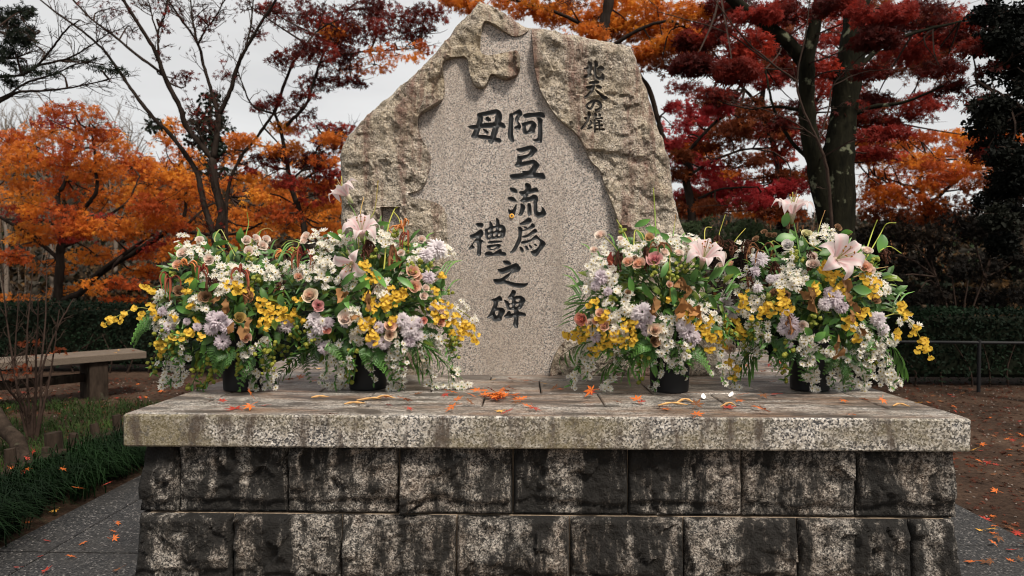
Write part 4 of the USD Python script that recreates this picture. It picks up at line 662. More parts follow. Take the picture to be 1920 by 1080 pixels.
a3.curls(1210,462,52,8,*DRK,hang=1.2); a3.curls(1145,475,40,6,*MAR,hang=1.1); a3.curls(1158,472,44,5,*DRK,hang=1.1); a3.curls(1232,465,30,6,*BRN,hang=.4)
for q in ((1275,520,44,-.9),(1290,535,34,-1.6),(1280,525,34,-2.4),(1226,555,44,-1.5),(1222,575,30,-1.2),(1277,560,50,-1.5),(1300,585,44,2.5),(1290,590,40,.4),(1310,570,40,-1.2),(1268,600,34,.9)): a3.leaf(q[0], q[1], q[2], q[3], 0.3, dry=True, lift=.07, col=(0.55,.27,.10) if q[0]>1265 and q[1]>550 else TAN)
for q in ((1190,425,32,.5),(1210,428,32,-.2),(1238,437,26,-.7),(1262,572,40,1.4),(1330,525,34,.8),(1275,445,24,-.4),(1180,520,30,-1.3),(1240,520,30,1.2),(1205,530,34,-1.2)): a3.leaf(q[0], q[1], q[2], q[3], 0.2, c=1.4, lift=.05)
a3.stem([(1230,445),(1228,400),(1225,352)], r=.0028, c=(.10,.22,.04), c1=(.35,.4,.06)); a3.stem([(1183,464),(1170,435),(1156,412)], c=(.38,.40,.08)); a3.stem([(1188,462),(1191,432),(1204,440),(1207,455)], c=(.4,.42,.08)); a3.stem([(1262,442),(1265,420),(1267,402)], c=(.12,.28,.05), c1=(.5,.25,.1)); a3.stem([(1340,470),(1348,440),(1360,402)], c=(.4,.4,.07)); a3.stem([(1322,470),(1322,430),(1335,426)], c=(.42,.4,.08)); a3.stem([(1257,560),(1256,500),(1256,470)], c=(.4,.33,.08)); a3.stem([(1060,628),(1090,615),(1130,600)], c=(.3,.3,.05)); a3.stem([(1135,445),(1150,460),(1165,480)], c=(.3,.3,.08))
a3.strand([(1105,640),(1085,680),(1070,725)], 20); a3.strand([(1178,660),(1152,700),(1133,746)], 24); a3.strand([(1250,610),(1246,650),(1256,690)], 30, wide=11); a3.strand([(1240,650),(1236,700),(1228,730),(1234,754)], 26); a3.strand([(1262,650),(1275,680),(1272,694)], 10); a3.strand([(1118,640),(1110,665),(1100,678)], 7)
a3.fern((1235,648),(1190,706),40,c=1.6); a3.fern((1222,645),(1180,668),34,c=1.5); a3.fern((1290,650),(1336,704),38,c=1.2); a3.fern((1280,655),(1300,690),30,c=1.0); a3.fern((1195,648),(1165,660),26,c=.8)
a3.palm((1110,640),(1052,668),7,44,c=1.1,side=-1,droop=.5,spread=.6); a3.palm((1185,660),(1135,690),8,60,c=1.2,spread=.3,droop=.2); a3.palm((1112,545),(1095,580),1,20,side=1); a3.palm((1100,545),(1078,600),7,40,c=.9,side=1,spread=1.5,droop=.15,wd=2); a3.palm((1200,665),(1180,690),3,52,c=1.1,spread=.3)
a3.clusters_buds([(1235,505,14,12),(1260,515,10,9),(1275,500,10,8),(1170,428,8,5),(1180,600,8,4),(1150,560,8,5),(1290,500,8,6)])

a3.extra(6,7,26,5)
a4 = Arr('rightmost flower arrangement in a black pot with two open pink white lilies', (1518, 735), (1540, 570), (170, 150))
a4.pot(); a4.fill(1000, 48)
a4.lily(1486,402,42,(0.0,-0.25,1.0),0.2); a4.lily(1568,486,46,(0.12,-0.95,0.32),0.5)
a4.mums([(1425,488,19,3),(1415,510,13,1),(1421,541,11,4),(1445,523,10,3),(1457,522,9,3),(1563,560,20,1),(1547,571,14,3),(1577,576,14,0),(1480,605,19,0),(1469,616,14,1),(1491,616,14,0),(1475,591,12,3),(1483,627,12,1),(1480,646,8,0),(1360,570,18,3),(1376,586,16,3),(1350,578,11,1),(1645,598,16,3),(1655,616,13,3),(1555,548,12,0)])
a4.daisies([(1555,440,13,14),(1528,450,8,6),(1480,480,8,6),(1474,511,15,14),(1490,526,15,17),(1503,519,11,8),(1461,526,10,6),(1600,480,11,9),(1613,492,7,5),(1640,525,10,8),(1655,541,10,10),(1355,520,11,9),(1370,545,11,8),(1358,592,12,11),(1400,580,12,9),(1415,610,11,9),(1426,636,13,12),(1400,651,11,7),(1425,656,9,7),(1366,641,11,7),(1500,625,11,8),(1515,640,13,12),(1510,656,11,9),(1540,637,8,5),(1560,662,9,7),(1610,626,13,12),(1625,641,13,12),(1655,650,13,12),(1643,666,9,8),(1668,640,10,9),(1660,691,11,10),(1665,706,10,9),(1680,714,9,6),(1615,710,9,8),(1620,725,9,7),(1700,600,11,8),(1716,606,7,5)])
a4.orchids([(1548,500,9,7),(1558,514,8,6),(1575,524,12,12),(1581,540,8,6),(1625,521,10,7),(1641,541,14,14),(1526,535,8,7),(1531,546,6,4),(1463,558,11,10),(1471,575,11,10),(1440,580,11,12),(1620,586,9,9),(1592,605,11,10),(1608,637,6,4),(1690,577,8,5),(1700,590,6,4),(1686,626,7,5),(1711,621,6,4),(1730,640,8,5),(1727,656,6,4),(1741,652,4,3),(1745,670,4,2),(1350,622,12,12),(1372,612,13,13),(1388,622,10,9),(1392,576,9,5),(1366,682,7,6),(1380,692,7,5),(1375,709,5,4),(1355,650,7,5),(1565,552,10,7),(1720,612,5,3)])
a4.roses([(1478,461,11,(.52,.5,.5),(.7,.66,.62)),(1512,440,9,(.5,.5,.25),(.7,.64,.4)),(1625,473,10,*PALE),(1622,502,11,*PEACH),(1633,506,8,*PALE),(1433,436,6,*BROWN),(1442,442,6,*BROWN),(1452,442,6,*BROWN),(1418,450,7,*BROWN),(1570,428,7,*BROWN),(1592,438,6,*BROWN),(1355,482,10,*PALE),(1370,498,9,*PEACH),(1351,500,8,*PALE),(1525,498,11,*PALE),(1523,482,9,*PALE),(1452,550,8,*BROWN),(1475,553,8,*BROWN),(1640,564,9,*BROWN),(1505,610,9,*PALE),(1372,655,11,*PALE)])
a4.curls(1370,450,44,8,*DRK,hang=1.1); a4.curls(1402,450,44,6,*DRK,hang=1.1); a4.curls(1450,492,40,8,*DRK,hang=1.1); a4.curls(1518,472,46,8,*DRK,hang=1.1); a4.curls(1408,505,50,4,*DRK,hang=1.3); a4.curls(1480,590,40,5,*BRN,hang=1.0); a4.curls(1660,470,30,5,*DRK,hang=1.1)
for q in ((1515,540,44,-1.3),(1525,560,40,-1.6),(1500,545,40,-.5),(1582,520,40,-1.3),(1590,545,38,-1.5),(1600,565,38,-.9),(1595,580,34,-1.5),(1575,630,44,-1.4),(1580,650,36,-1.7),(1610,610,36,-.8),(1345,570,36,1.5)): a4.leaf(q[0], q[1], q[2], q[3], 0.26, dry=True, lift=.06, col=TAN)
for q in ((1528,640,24,1.0),(1522,628,22,2.5),(1540,630,24,.2),(1575,440,22,.4),(1600,460,24,-.8),(1470,425,28,1.3),(1455,450,36,.3),(1440,470,24,.5),(1510,530,34,-.3),(1360,500,36,-.7),(1655,440,36,-1.8),(1600,540,30,-.2)): a4.leaf(q[0], q[1], q[2], q[3], 0.3, c=1.6, lift=.05)
a4.stem([(1500,482),(1493,440),(1487,412)], r=.003, c=(.08,.17,.03)); a4.stem([(1532,444),(1538,420),(1547,394)], c=(.15,.28,.05), c1=(.5,.25,.1)); a4.stem([(1618,490),(1634,440),(1645,412)], r=.0028, c=(.36,.4,.06)); a4.stem([(1622,488),(1650,440),(1662,420),(1680,418)], c=(.36,.4,.06)); a4.stem([(1650,470),(1668,462),(1690,475)], c=(.36,.4,.06)); a4.stem([(1447,480),(1448,452),(1470,465)], c=(.36,.36,.06)); a4.stem([(1540,470),(1515,455),(1500,430)], c=(.36,.33,.08)); a4.stem([(1375,470),(1378,452),(1398,428)], c=(.4,.42,.08)); a4.stem([(1640,600),(1690,590),(1730,640),(1745,675)], c=(.3,.3,.06)); a4.stem([(1600,520),(1640,505),(1665,500)], c=(.3,.2,.08)); a4.stem([(1486,360),(1487,380),(1487,398)], c=(.4,.35,.08))
a4.strand([(1505,615),(1520,670),(1525,715),(1525,756)], 34); a4.strand([(1388,650),(1376,700),(1383,740)], 12); a4.strand([(1640,640),(1665,680),(1675,722)], 26, wide=12); a4.strand([(1610,650),(1616,690),(1622,726)], 20, wide=10); a4.strand([(1425,600),(1428,640),(1425,662)], 14)
P = a4.stem([(1372,640),(1366,690),(1380,728)], c=(.3,.3,.06))
a4.fern((1492,648),(1448,694),40,c=1.0); a4.fern((1500,655),(1500,712),30,c=.9); a4.fern((1575,672),(1592,734),34,c=.9); a4.fern((1585,670),(1625,700),30,c=.8); a4.fern((1560,670),(1545,700),28,c=.7)
a4.palm((1430,640),(1390,680),6,44,c=.8,spread=.3,droop=.3); a4.palm((1425,650),(1405,690),4,40,c=.8,spread=.3); a4.palm((1655,640),(1695,690),6,44,c=1.0,spread=.25,droop=.4)
a4.clusters_buds([(1530,600,10,8),(1560,480,8,5),(1500,480,10,8),(1640,490,8,6),(1440,560,10,6),(1490,470,10,7)])
a3.daisies([(1345,455,14,10),(1350,520,14,12),(1340,545,12,9),(1335,480,10,6)]); a3.curls(1345,440,44,6,*DRK,hang=1.1)
a4.daisies([(1395,470,14,9),(1405,535,13,9),(1385,505,12,8),(1420,565,12,9)]); a4.curls(1425,470,34,6,*BRN,hang=.5); a4.orchids([(1400,560,12,8),(1420,590,10,7)])
a1.daisies([(540,540,16,12),(535,570,14,10),(525,640,14,9)]); a2.daisies([(555,580,14,9),(545,640,14,10)])
a4.extra(7,7,26,5)
print('prims', sum(1 for _ in stage.Traverse()))

# ------------------------------------------------------------------ trees
rt = np.random.default_rng(77)
def crown_mat(name, ramp, transl=0.5):
    return mat(name, {'g': ('geometry', {}), 'r': ('rgb_ramp', {'ramp': ramp}), 'n': ('noise_texture', {'scale': 1.6, 'detail': 3.0}), 'mr': ('map_range', {'from_min': 0.35, 'from_max': 0.65, 'to_min': -0.28, 'to_max': 0.28}), 'ad': ('math', {'math_type': 'add', 'use_clamp': True}),
        'p': ('principled_bsdf', {'roughness': 0.7, 'specular_ior_level': 0.08 if transl < 0.3 else 0.18}), 't': ('translucent_bsdf', {}), 'm': ('mix_closure', {'fac': transl})},
        [('g.random_per_island', 'ad.value1'), ('g.position', 'n.vector'), ('n.fac', 'mr.value'), ('mr.result', 'ad.value2'), ('ad.value', 'r.fac'), ('r.color', 'p.base_color'), ('r.color', 't.color'), ('p.BSDF', 'm.closure1'), ('t.BSDF', 'm.closure2')], surface='m.closure')
M_ORANGE = crown_mat('orange_maple_leaves', [(0, (0.36, 0.065, 0.014)), (0.25, (0.66, 0.20, 0.022)), (0.6, (0.80, 0.33, 0.035)), (1, (0.86, 0.47, 0.08))])
M_GOLD = crown_mat('golden_maple_leaves', [(0, (0.5, 0.14, 0.02)), (0.4, (0.76, 0.32, 0.035)), (1, (0.84, 0.50, 0.08))])
M_RED = crown_mat('red_maple_leaves', [(0, (0.2, 0.02, 0.014)), (0.4, (0.46, 0.05, 0.024)), (0.75, (0.62, 0.11, 0.035)), (1, (0.70, 0.22, 0.04))])
M_PINK = crown_mat('crimson_maple_leaves', [(0, (0.34, 0.025, 0.03)), (0.5, (0.62, 0.085, 0.075)), (1, (0.74, 0.20, 0.09))])
M_DKRED = crown_mat('dark_red_maple_leaves', [(0, (0.06, 0.008, 0.006)), (0.4, (0.26, 0.028, 0.017)), (0.75, (0.48, 0.07, 0.026)), (1, (0.62, 0.21, 0.035))])
M_RUST = crown_mat('rust_maple_leaves', [(0, (0.13, 0.03, 0.01)), (0.5, (0.36, 0.10, 0.02)), (1, (0.58, 0.24, 0.04))])
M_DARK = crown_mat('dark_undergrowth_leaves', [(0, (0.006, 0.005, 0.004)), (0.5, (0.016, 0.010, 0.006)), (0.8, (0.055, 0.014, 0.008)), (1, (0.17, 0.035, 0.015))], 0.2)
M_OLIVE = crown_mat('dark_evergreen_leaves', [(0, (0.010, 0.014, 0.009)), (0.6, (0.024, 0.034, 0.017)), (1, (0.06, 0.06, 0.025))], 0.2)
M_GREENSH = crown_mat('grey_green_shrub_leaves', [(0, (0.03, 0.045, 0.02)), (0.6, (0.08, 0.11, 0.055)), (1, (0.2, 0.16, 0.09))], 0.25)
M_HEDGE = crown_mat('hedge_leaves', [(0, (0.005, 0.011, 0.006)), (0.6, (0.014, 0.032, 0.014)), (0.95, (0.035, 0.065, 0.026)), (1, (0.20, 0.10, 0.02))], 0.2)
def bark(name, a, b, moss=0.0):
    return mat(name, {'g': ('geometry', {}), 'mp': ('mapping', {'scale': (9, 9, 2.2)}), 'n': ('noise_texture', {'scale': 1.6, 'detail': 7.0, 'roughness': 0.7}), 'r': ('rgb_ramp', {'ramp': [(0.3, a), (0.7, b)]}), 'v': ('noise_texture', {'scale': 7.0, 'detail': 5.0}), 'vr': ('rgb_ramp', {'ramp': [(0.62, (0, 0, 0)), (0.68, (moss,) * 3)]}),
        'm': ('mix', {'color2': (0.16, 0.17, 0.11)}), 'b': ('bump', {'strength': 0.8, 'distance': 0.03}), 'p': ('principled_bsdf', {'roughness': 0.95, 'specular_ior_level': 0.05})},
        [('g.position', 'mp.vector'), ('mp.vector', 'n.vector'), ('n.fac', 'r.fac'), ('g.position', 'v.vector'), ('v.fac', 'vr.fac'), ('r.color', 'm.color1'), ('vr.color', 'm.fac'), ('m.color', 'p.base_color'), ('n.fac', 'b.height'), ('b.normal', 'p.normal')])
M_BARK = bark('dark_bark', (0.010, 0.0075, 0.006), (0.036, 0.027, 0.022)); M_BARKM = bark('mossy_bark', (0.004, 0.0042, 0.003), (0.016, 0.015, 0.009), 0.7); M_TWIG = plain('twig_bark', (0.034, 0.022, 0.017), 0.9, 0.08); M_GREYTWIG = plain('grey_twigs', (0.13, 0.105, 0.085), 0.9, 0.1)
def star(l5=(1.0, 0.92, 0.92, 0.62, 0.62)):
    """A lobed maple leaf, stalk end at the origin, tip along +y."""
    v, f = [], []
    for a, L in zip((0, 0.78, -0.78, 1.65, -1.65), l5):
        d, s = np.array([math.sin(a), math.cos(a)]), np.array([math.cos(a), -math.sin(a)]); k = len(v)
        for q in (d * 0.02, d * L * 0.45 + s * L * 0.15, d * L, d * L * 0.45 - s * L * 0.15): v.append([q[0], q[1], -0.16 * (q @ q)])
        f += [[k, k + 2, k + 1], [k, k + 3, k + 2]]
    v = np.array(v, float); v[::4] = [0, 0, 0]; v[0::4] = v[0]
    return v, np.array(f)
def weld(v, f):
    m = trimesh.Trimesh(v, f, process=False); m.merge_vertices(); return np.array(m.vertices), np.array(m.faces)
STAR = weld(*star()); OVAL = (np.array([[0, 0, 0], [0.28, 0.35, 0.05], [0.24, 0.75, 0], [0, 1.05, -0.08], [-0.24, 0.75, 0], [-0.28, 0.35, 0.05]], float), np.array([[0, 2, 1], [0, 3, 2], [0, 4, 3], [0, 5, 4]]))
def scatter(tmpl, P, size, r, up=(0, -0.35, 0.55), wild=1.0, lo=0.65, hi=1.25):
    n = len(P); N = r.normal(size=(n, 3)) * wild + up; N /= np.linalg.norm(N, axis=1, keepdims=True); T = r.normal(size=(n, 3)) + [0, 0, -0.4]; T -= N * (T * N).sum(1, keepdims=True); T /= np.linalg.norm(T, axis=1, keepdims=True); X = np.cross(T, N)
    s = size * r.uniform(lo, hi, n); v, f = tmpl
    V = P[:, None] + s[:, None, None] * (v[None, :, 0:1] * X[:, None] + v[None, :, 1:2] * T[:, None] + v[None, :, 2:3] * N[:, None])
    return V.reshape(-1, 3), (f[None] + (np.arange(n) * len(v))[:, None, None]).reshape(-1, 3)
def ground_at(px, y): p = W(px, 600, y); p[2] = float(ground_z(p[0], p[1])); return p
class Tree:
    def __init__(s, name, label, base_px, y, bark_m=None, group=None, cat='tree'):
        s.y = y; s.base = ground_at(base_px, y); s.o = thing(name, label, cat, s.base, group); s.bark = bark_m or M_BARK; s.pts = []; s.first = True
    def px(s, n, y=None): return n * ((s.y if y is None else y) - CAM[1]) / FPX
    def limb(s, pts, r0, r1, root=False, dy=0.0, n=None, name=None):
        """A trunk or bough through pixels of the 1920 frame; dy is how far its end leans in depth."""
        q = [W(a, b, s.y + dy * i / max(1, len(pts) - 1)) for i, (a, b) in enumerate(pts)]
        if root: q = [s.base - [0, 0, 0.15]] + q
        n = n or 5 * len(q); P = spline(q, n); P += rt.normal(size=P.shape) * s.px(0.35) * (np.linspace(0, 1, n)[:, None] > 0.05)
        R = s.px(np.linspace(r0, r1, n)) * (1 + 0.06 * rt.normal(size=n))
        if root: R *= 1 + 0.45 * np.exp(-np.arange(n) / (0.06 * n))
        put(name or ('trunk' if s.first else 'branch'), tube(P, R, 10 if r0 > 6 else 6), s.bark, s.o, smooth=True); s.first = False
        s.pts.append(P); return P
    def crown(s, pads, mat_, size=0.062, dens=1.0, thick=1.0, tmpl=None, twigs=5, name='crown', clump=0.46, twig_m=None):
        """Leaves in flattened clumps (px, py, rx, ry, n), each hung on twigs from the nearest bough."""
        L, Tw = [], []; A = np.vstack(s.pts) if s.pts else None
        for px, py, rx, ry, n in pads:
            y = s.y + rt.uniform(-0.9, 0.9) * thick; c = W(px, py, y); ax = np.array([s.px(rx, y), s.px(rx, y) * 0.8, s.px(ry, y)])
            m = int(n * dens * 2.2); u = rt.normal(size=(m, 3)); u /= np.linalg.norm(u, axis=1, keepdims=True); u *= rt.random((m, 1)) ** 0.42 * 1.1
            p = c + u * ax; p[:, 2] -= 0.25 * ax[2] * (u[:, 0] ** 2 + u[:, 1] ** 2)
            k = meshkit.noise(p * 3.6, 3) * 0.65 + meshkit.noise(p * 9.0, 4) * 0.35; p = p[k > clump]; L.append(p)
            if A is not None and twigs:
                a = A[np.argmin(((A - c) ** 2).sum(1))]
                if np.linalg.norm(a - c) < 3.5: Tw.append(tube(spline([a, (a + c) / 2 + rt.normal(size=3) * 0.07, c], 6), np.linspace(s.px(2.0), s.px(0.9), 6), 4))
                for _ in range(twigs):
                    e = c + rt.normal(size=3) * ax * 0.62; b = c + (e - c) * 0.0 + rt.normal(size=3) * ax * 0.18; Tw.append(tube(spline([b, (b + e) / 2 + rt.normal(size=3) * ax * 0.1, e], 5), np.linspace(s.px(1.0), s.px(0.35), 5), 3))
        P = np.vstack(L); put(name, scatter(tmpl or STAR, P, size, rt), mat_, s.o, kind='stuff')
        if Tw: put('twigs', cat_(Tw), twig_m or M_TWIG, s.o, kind='stuff')
        return len(P)
    def twigs(s, n, L, r=0.9, up=0.5, depth=2, mat_=None):
        """Bare side twigs along the boughs, forking."""
        out = []
        def grow(b, d, L, r, k):
            e = b + d * L; m = (b + e) / 2 + rt.normal(size=3) * L * 0.08; out.append(tube(spline([b, m, e], 5), np.linspace(s.px(r), s.px(r * 0.5), 5), 3))
            if k:
                for _ in range(rt.integers(2, 4)):
                    t = rt.uniform(0.35, 1.0); q = d + rt.normal(size=3) * [0.5, 0.5, 0.35] + [0, 0, 0.15]; grow(b + (e - b) * t, q / np.linalg.norm(q), L * rt.uniform(0.4, 0.7), r * 0.6, k - 1)
        for _ in range(n):
            P = s.pts[rt.integers(len(s.pts))]; i = rt.integers(len(P) // 4, len(P)); T = P[min(i + 1, len(P) - 1)] - P[i - 1]; T /= np.linalg.norm(T)
            d = T * 0.6 + rt.normal(size=3) * [0.8, 0.8, 0.35] + [0, 0, up]; grow(P[i], d / np.linalg.norm(d), s.px(L) * rt.uniform(0.6, 1.3), r, depth)
        put('twigs', cat_(out), mat_ or M_TWIG, s.o, kind='stuff'); s.tips = np.array([t[0][-3:].mean(0) for t in out])
    def tip_leaves(s, n, mat_, size=0.06, name='sparse_leaves'):
        P = s.tips[rt.integers(0, len(s.tips), n)] + rt.normal(size=(n, 3)) * 0.06; put(name, scatter(STAR, P, size, rt, up=(0, -0.6, 0.1)), mat_, s.o, kind='stuff')

M_BRUSH1 = crown_mat('brown_brush', [(0, (0.035, 0.024, 0.015)), (0.5, (0.09, 0.06, 0.035)), (1, (0.20, 0.13, 0.07))], .2); M_BRUSH2 = crown_mat('ochre_brush', [(0, (0.06, 0.035, 0.015)), (0.5, (0.19, 0.10, 0.035)), (1, (0.36, 0.20, 0.06))], .3); M_BRUSH3 = crown_mat('grey_brush', [(0, (0.04, 0.035, 0.028)), (0.5, (0.10, 0.088, 0.068)), (1, (0.18, 0.16, 0.12))], .2)
# far slope and the wood on it
hx, hy = np.linspace(-120, 140, 130), np.linspace(24, 150, 70); HX, HY = np.meshgrid(hx, hy, indexing='ij')
def hill_z(x, y):
    w = np.clip((y - 24) / 50, 0, 1); w = w * w * (3 - 2 * w); return -1.5 + w * (8.0 + 2.5 * np.clip(-x / 40, -0.6, 1.2) + 5 * fbm(np.stack([x * 0.03, y * 0.03, 0 * x], -1), 3, 60))
put('hillside', (np.stack([HX, HY, hill_z(HX, HY)], -1).reshape(-1, 3), grid_faces(130, 70)), plain('autumn_slope', (0.13, 0.085, 0.05), 0.95, 0.1, 0.45, 0.9), kind='structure', smooth=True)
n = 5200; wx, wy = rt.uniform(-75, 75, n), 26 + 60 * rt.random(n) ** 1.3; wp = np.stack([wx, wy, hill_z(wx, wy)], 1); tl = []
for k in range(9):
    br = [tube(np.array([[0, 0, -0.2], [rt.normal() * 0.1, rt.normal() * 0.1, 0.9]]), [0.05, 0.03], 3)]
    for _ in range(26):
        a = rt.uniform(0, 6.28); z = rt.uniform(0.3, 0.9); q = np.array([math.cos(a), math.sin(a), 0]) * rt.uniform(0.3, 1.0); br.append(tube(np.array([[0, 0, z * .8], q * 0.55 + [0, 0, z + 0.45], q * 0.85 + [0, 0, z + rt.uniform(0.7, 1.5)]]), [0.02, 0.013, 0.006], 3))
    tl.append(cat_(br))
proto = UsdGeom.Xform.Define(stage, '/World/far_wood/brush')
fw = UsdGeom.PointInstancer.Define(stage, '/World/far_wood'); tag(fw.GetPrim(), 'grey brown leafless brushwood covering the far slope', 'brushwood', None, 'stuff')
def far_mesh(i, vf, m):
    q = UsdGeom.Mesh.Define(stage, f'/World/far_wood/brush/bush_{i:03d}'); v, f = vf; q.CreatePointsAttr(Vt.Vec3fArray.FromNumpy(v.astype(np.float32))); q.CreateFaceVertexCountsAttr(Vt.IntArray.FromNumpy(np.full(len(f), 3, np.int32))); q.CreateFaceVertexIndicesAttr(Vt.IntArray.FromNumpy(f.astype(np.int32).ravel())); q.CreateSubdivisionSchemeAttr('none')
    UsdShade.MaterialBindingAPI.Apply(q.GetPrim()).Bind(m); return q.GetPath()
mix_m = [M_GREYTWIG, plain('brown_twigs', (0.10, 0.062, 0.04), 0.9, 0.1), plain('rust_twigs', (0.22, 0.10, 0.045), 0.9, 0.1)]
paths = [far_mesh(i, t, mix_m[i % 3]) for i, t in enumerate(tl)]
fol = [scatter(OVAL, (lambda q: q / np.linalg.norm(q, axis=1, keepdims=True) * rt.random((260, 1)) ** .4)(rt.normal(size=(260, 3))) * [0.8, 0.8, 0.75] + [0, 0, 0.9], 0.16, rt) for _ in range(5)]
paths += [far_mesh(9 + i, t, m) for i, (t, m) in enumerate(zip(fol, (M_OLIVE, M_BRUSH1, M_BRUSH2, M_BRUSH3, M_GREENSH)))]
fw.CreatePrototypesRel().SetTargets(paths); idx = rt.choice(14, n, p=[.011] * 9 + [.16, .20, .22, .271, .05]); fw.CreateProtoIndicesAttr(Vt.IntArray.FromNumpy(idx.astype(np.int32)))
fw.CreatePositionsAttr(Vt.Vec3fArray.FromNumpy(wp.astype(np.float32))); sc = rt.uniform(0.9, 2.6, n)[:, None] * [1, 1, 1.1]; fw.CreateScalesAttr(Vt.Vec3fArray.FromNumpy(sc.astype(np.float32)))
ang = rt.uniform(0, 3.1, n); fw.CreateOrientationsAttr(Vt.QuathArray([Gf.Quath(float(math.cos(a)), 0, 0, float(math.sin(a))) for a in ang]))

def bare_tree(px, y, top, label, spread=60, n=70):
    t = Tree('bare_tree', label, px, y, M_GREYTWIG, None); c = 519 - (519 - top) * 0.35
    t.limb([(px + 2, c + 40), (px - 3, c), (px + 3, (c + top) / 2), (px, top + 25)], 4, 1.2, root=True)
    for sg in (-1, 1, -0.5, 0.6): t.limb([(px, c + rt.uniform(-30, 20)), (px + sg * spread * 0.5, (c + top) / 2 + 10), (px + sg * spread, top + 30 + abs(sg) * 20)], 2.2, 0.8, dy=rt.uniform(-1, 1))
    t.twigs(n, 45, 0.9, 0.7, 2, M_GREYTWIG)
bare_tree(95, 26, 185, 'leafless grey tree showing above the top of the orange maple at far left', 80, 90)
bare_tree(215, 27, 205, 'leafless grey tree behind the right shoulder of the orange maple', 55, 70)
bare_tree(500, 30, 290, 'low leafless grey tree far back between the forked bare tree and the red maple', 60, 60)
bare_tree(10, 24, 200, 'leafless grey tree far back at the left edge', 60, 70)
t = Tree('evergreen_tree', 'dark evergreen tree far back behind the forked bare tree', 395, 22); t.limb([(395, 400), (397, 300), (395, 190)], 5, 1.5, root=True)
t.crown([(395, 185, 22, 14, 70), (385, 215, 34, 18, 140), (410, 235, 30, 16, 120), (380, 255, 36, 18, 140), (405, 280, 40, 18, 150), (385, 310, 40, 20, 150), (365, 235, 20, 10, 50), (300, 235, 25, 14, 80)], M_OLIVE, 0.17, 1.3, 1.0, OVAL, 2)

# left side
t1 = Tree('orange_maple', 'broad low orange maple with dark forking trunk above the hedge at the left', 106, 9.6)
t1.limb([(108, 575), (112, 500), (115, 460), (125, 423)], 9, 6.5, root=True)
t1.limb([(125, 425), (116, 396), (108, 372), (122, 340), (130, 313), (143, 267), (140, 225)], 5.5, 1.6, dy=.4); t1.limb([(124, 428), (146, 404), (167, 380), (182, 355), (178, 310), (177, 277), (170, 245)], 5, 1.5, dy=-.4)
t1.limb([(110, 485), (77, 457), (40, 430), (0, 407), (-30, 385)], 4.5, 2.5, dy=-.5); t1.limb([(116, 440), (100, 420), (67, 410), (17, 412), (-20, 400)], 3.5, 2, dy=.6); t1.limb([(121, 462), (160, 443), (200, 407), (240, 377), (262, 330)], 4, 1.5, dy=.5)
t1.limb([(112, 577), (153, 547), (187, 510), (233, 477), (287, 438)], 8, 2.5, dy=-.3, root=True); t1.limb([(175, 522), (205, 500), (253, 473), (293, 447), (323, 430), (367, 437), (405, 440), (450, 436), (493, 417)], 6.5, 1.6, dy=-.3); t1.limb([(323, 430), (326, 410), (332, 395)], 3, 1.5); t1.limb([(230, 455), (262, 425), (258, 405)], 2.5, 1.2)
OR = [(140,208,55,16,150),(90,248,55,22,190),(180,240,45,22,170),(60,295,60,28,220),(140,285,60,30,240),(215,265,35,22,110),(245,312,50,26,190),(50,368,55,28,220),(130,345,55,28,220),(205,372,50,28,200),(285,385,45,26,160),(60,438,55,22,190),(150,425,45,20,150),(230,428,50,22,180),(310,418,45,20,150),(180,478,50,18,150),(270,470,45,18,140),(90,500,45,14,80),(210,530,60,12,120),(140,545,50,10,80),(270,508,40,14,90),(40,558,50,10,80),(235,562,50,8,70),(20,330,40,24,140),(20,480,40,16,80),(330,475,35,18,90),(100,395,60,20,150),(180,320,50,24,170),(20,265,40,20,110)]
t1.crown(OR[::2], M_ORANGE, 0.066, 1.5, 1.3, clump=.43); t1.crown(OR[1::2], M_GOLD, 0.066, 1.5, 1.3, clump=.43, name='crown_golden_sprays')
t1.crown([(40,282,45,20,90),(95,225,35,14,70),(300,455,45,20,110),(140,440,40,16,70),(40,400,40,18,80),(200,410,40,16,60)], M_RED, 0.066, 1.0, 0.9, name='crown_red_sprays', twigs=1)
tg = Tree('golden_maple', 'golden yellow maple glowing behind the forked bare tree', 345, 12.5); tg.limb([(345, 520), (340, 440), (348, 380), (335, 320)], 6, 2, root=True); tg.limb([(342, 430), (385, 390), (430, 370)], 3, 1.2, dy=.4); tg.limb([(342, 420), (300, 380), (275, 345)], 3, 1.2, dy=-.4)
tg.crown([(320,325,45,24,170),(345,295,40,22,140),(285,345,50,26,180),(365,350,45,24,170),(335,375,55,26,210),(400,385,45,24,150),(295,410,45,20,130),(440,405,50,24,160),(370,420,50,20,150),(490,395,45,22,150),(470,430,50,16,120),(320,235,28,14,60),(310,265,30,16,70),(520,430,40,16,100),(350,455,50,16,120),(260,365,40,20,110),(430,345,25,16,50),(480,360,40,16,100),(540,365,40,18,110),(600,400,45,20,130),(630,430,36,18,90),(560,430,40,16,100),(460,460,40,14,80),(500,340,30,12,50),(620,350,30,16,70),(260,300,36,16,80),(590,430,46,18,110),(520,370,40,16,100),(440,300,26,12,40),(560,300,30,14,60),(630,380,36,20,100)], M_GOLD, 0.072, 1.7, 1.2, clump=.43)
t2 = Tree('forked_bare_tree', 'nearly leafless dark tree with several stems forking up into the white sky', 406, 7.6)
t2.limb([(406, 560), (407, 470), (404, 437)], 10, 8.5, root=True); t2.limb([(400, 437), (386, 395), (377, 360), (366, 317), (320, 253), (287, 220), (253, 177), (230, 143), (197, 97), (160, 63), (110, 27), (70, -5)], 6, 1.6, dy=.6); t2.limb([(410, 437), (416, 395), (404, 350), (398, 297)], 8, 7)
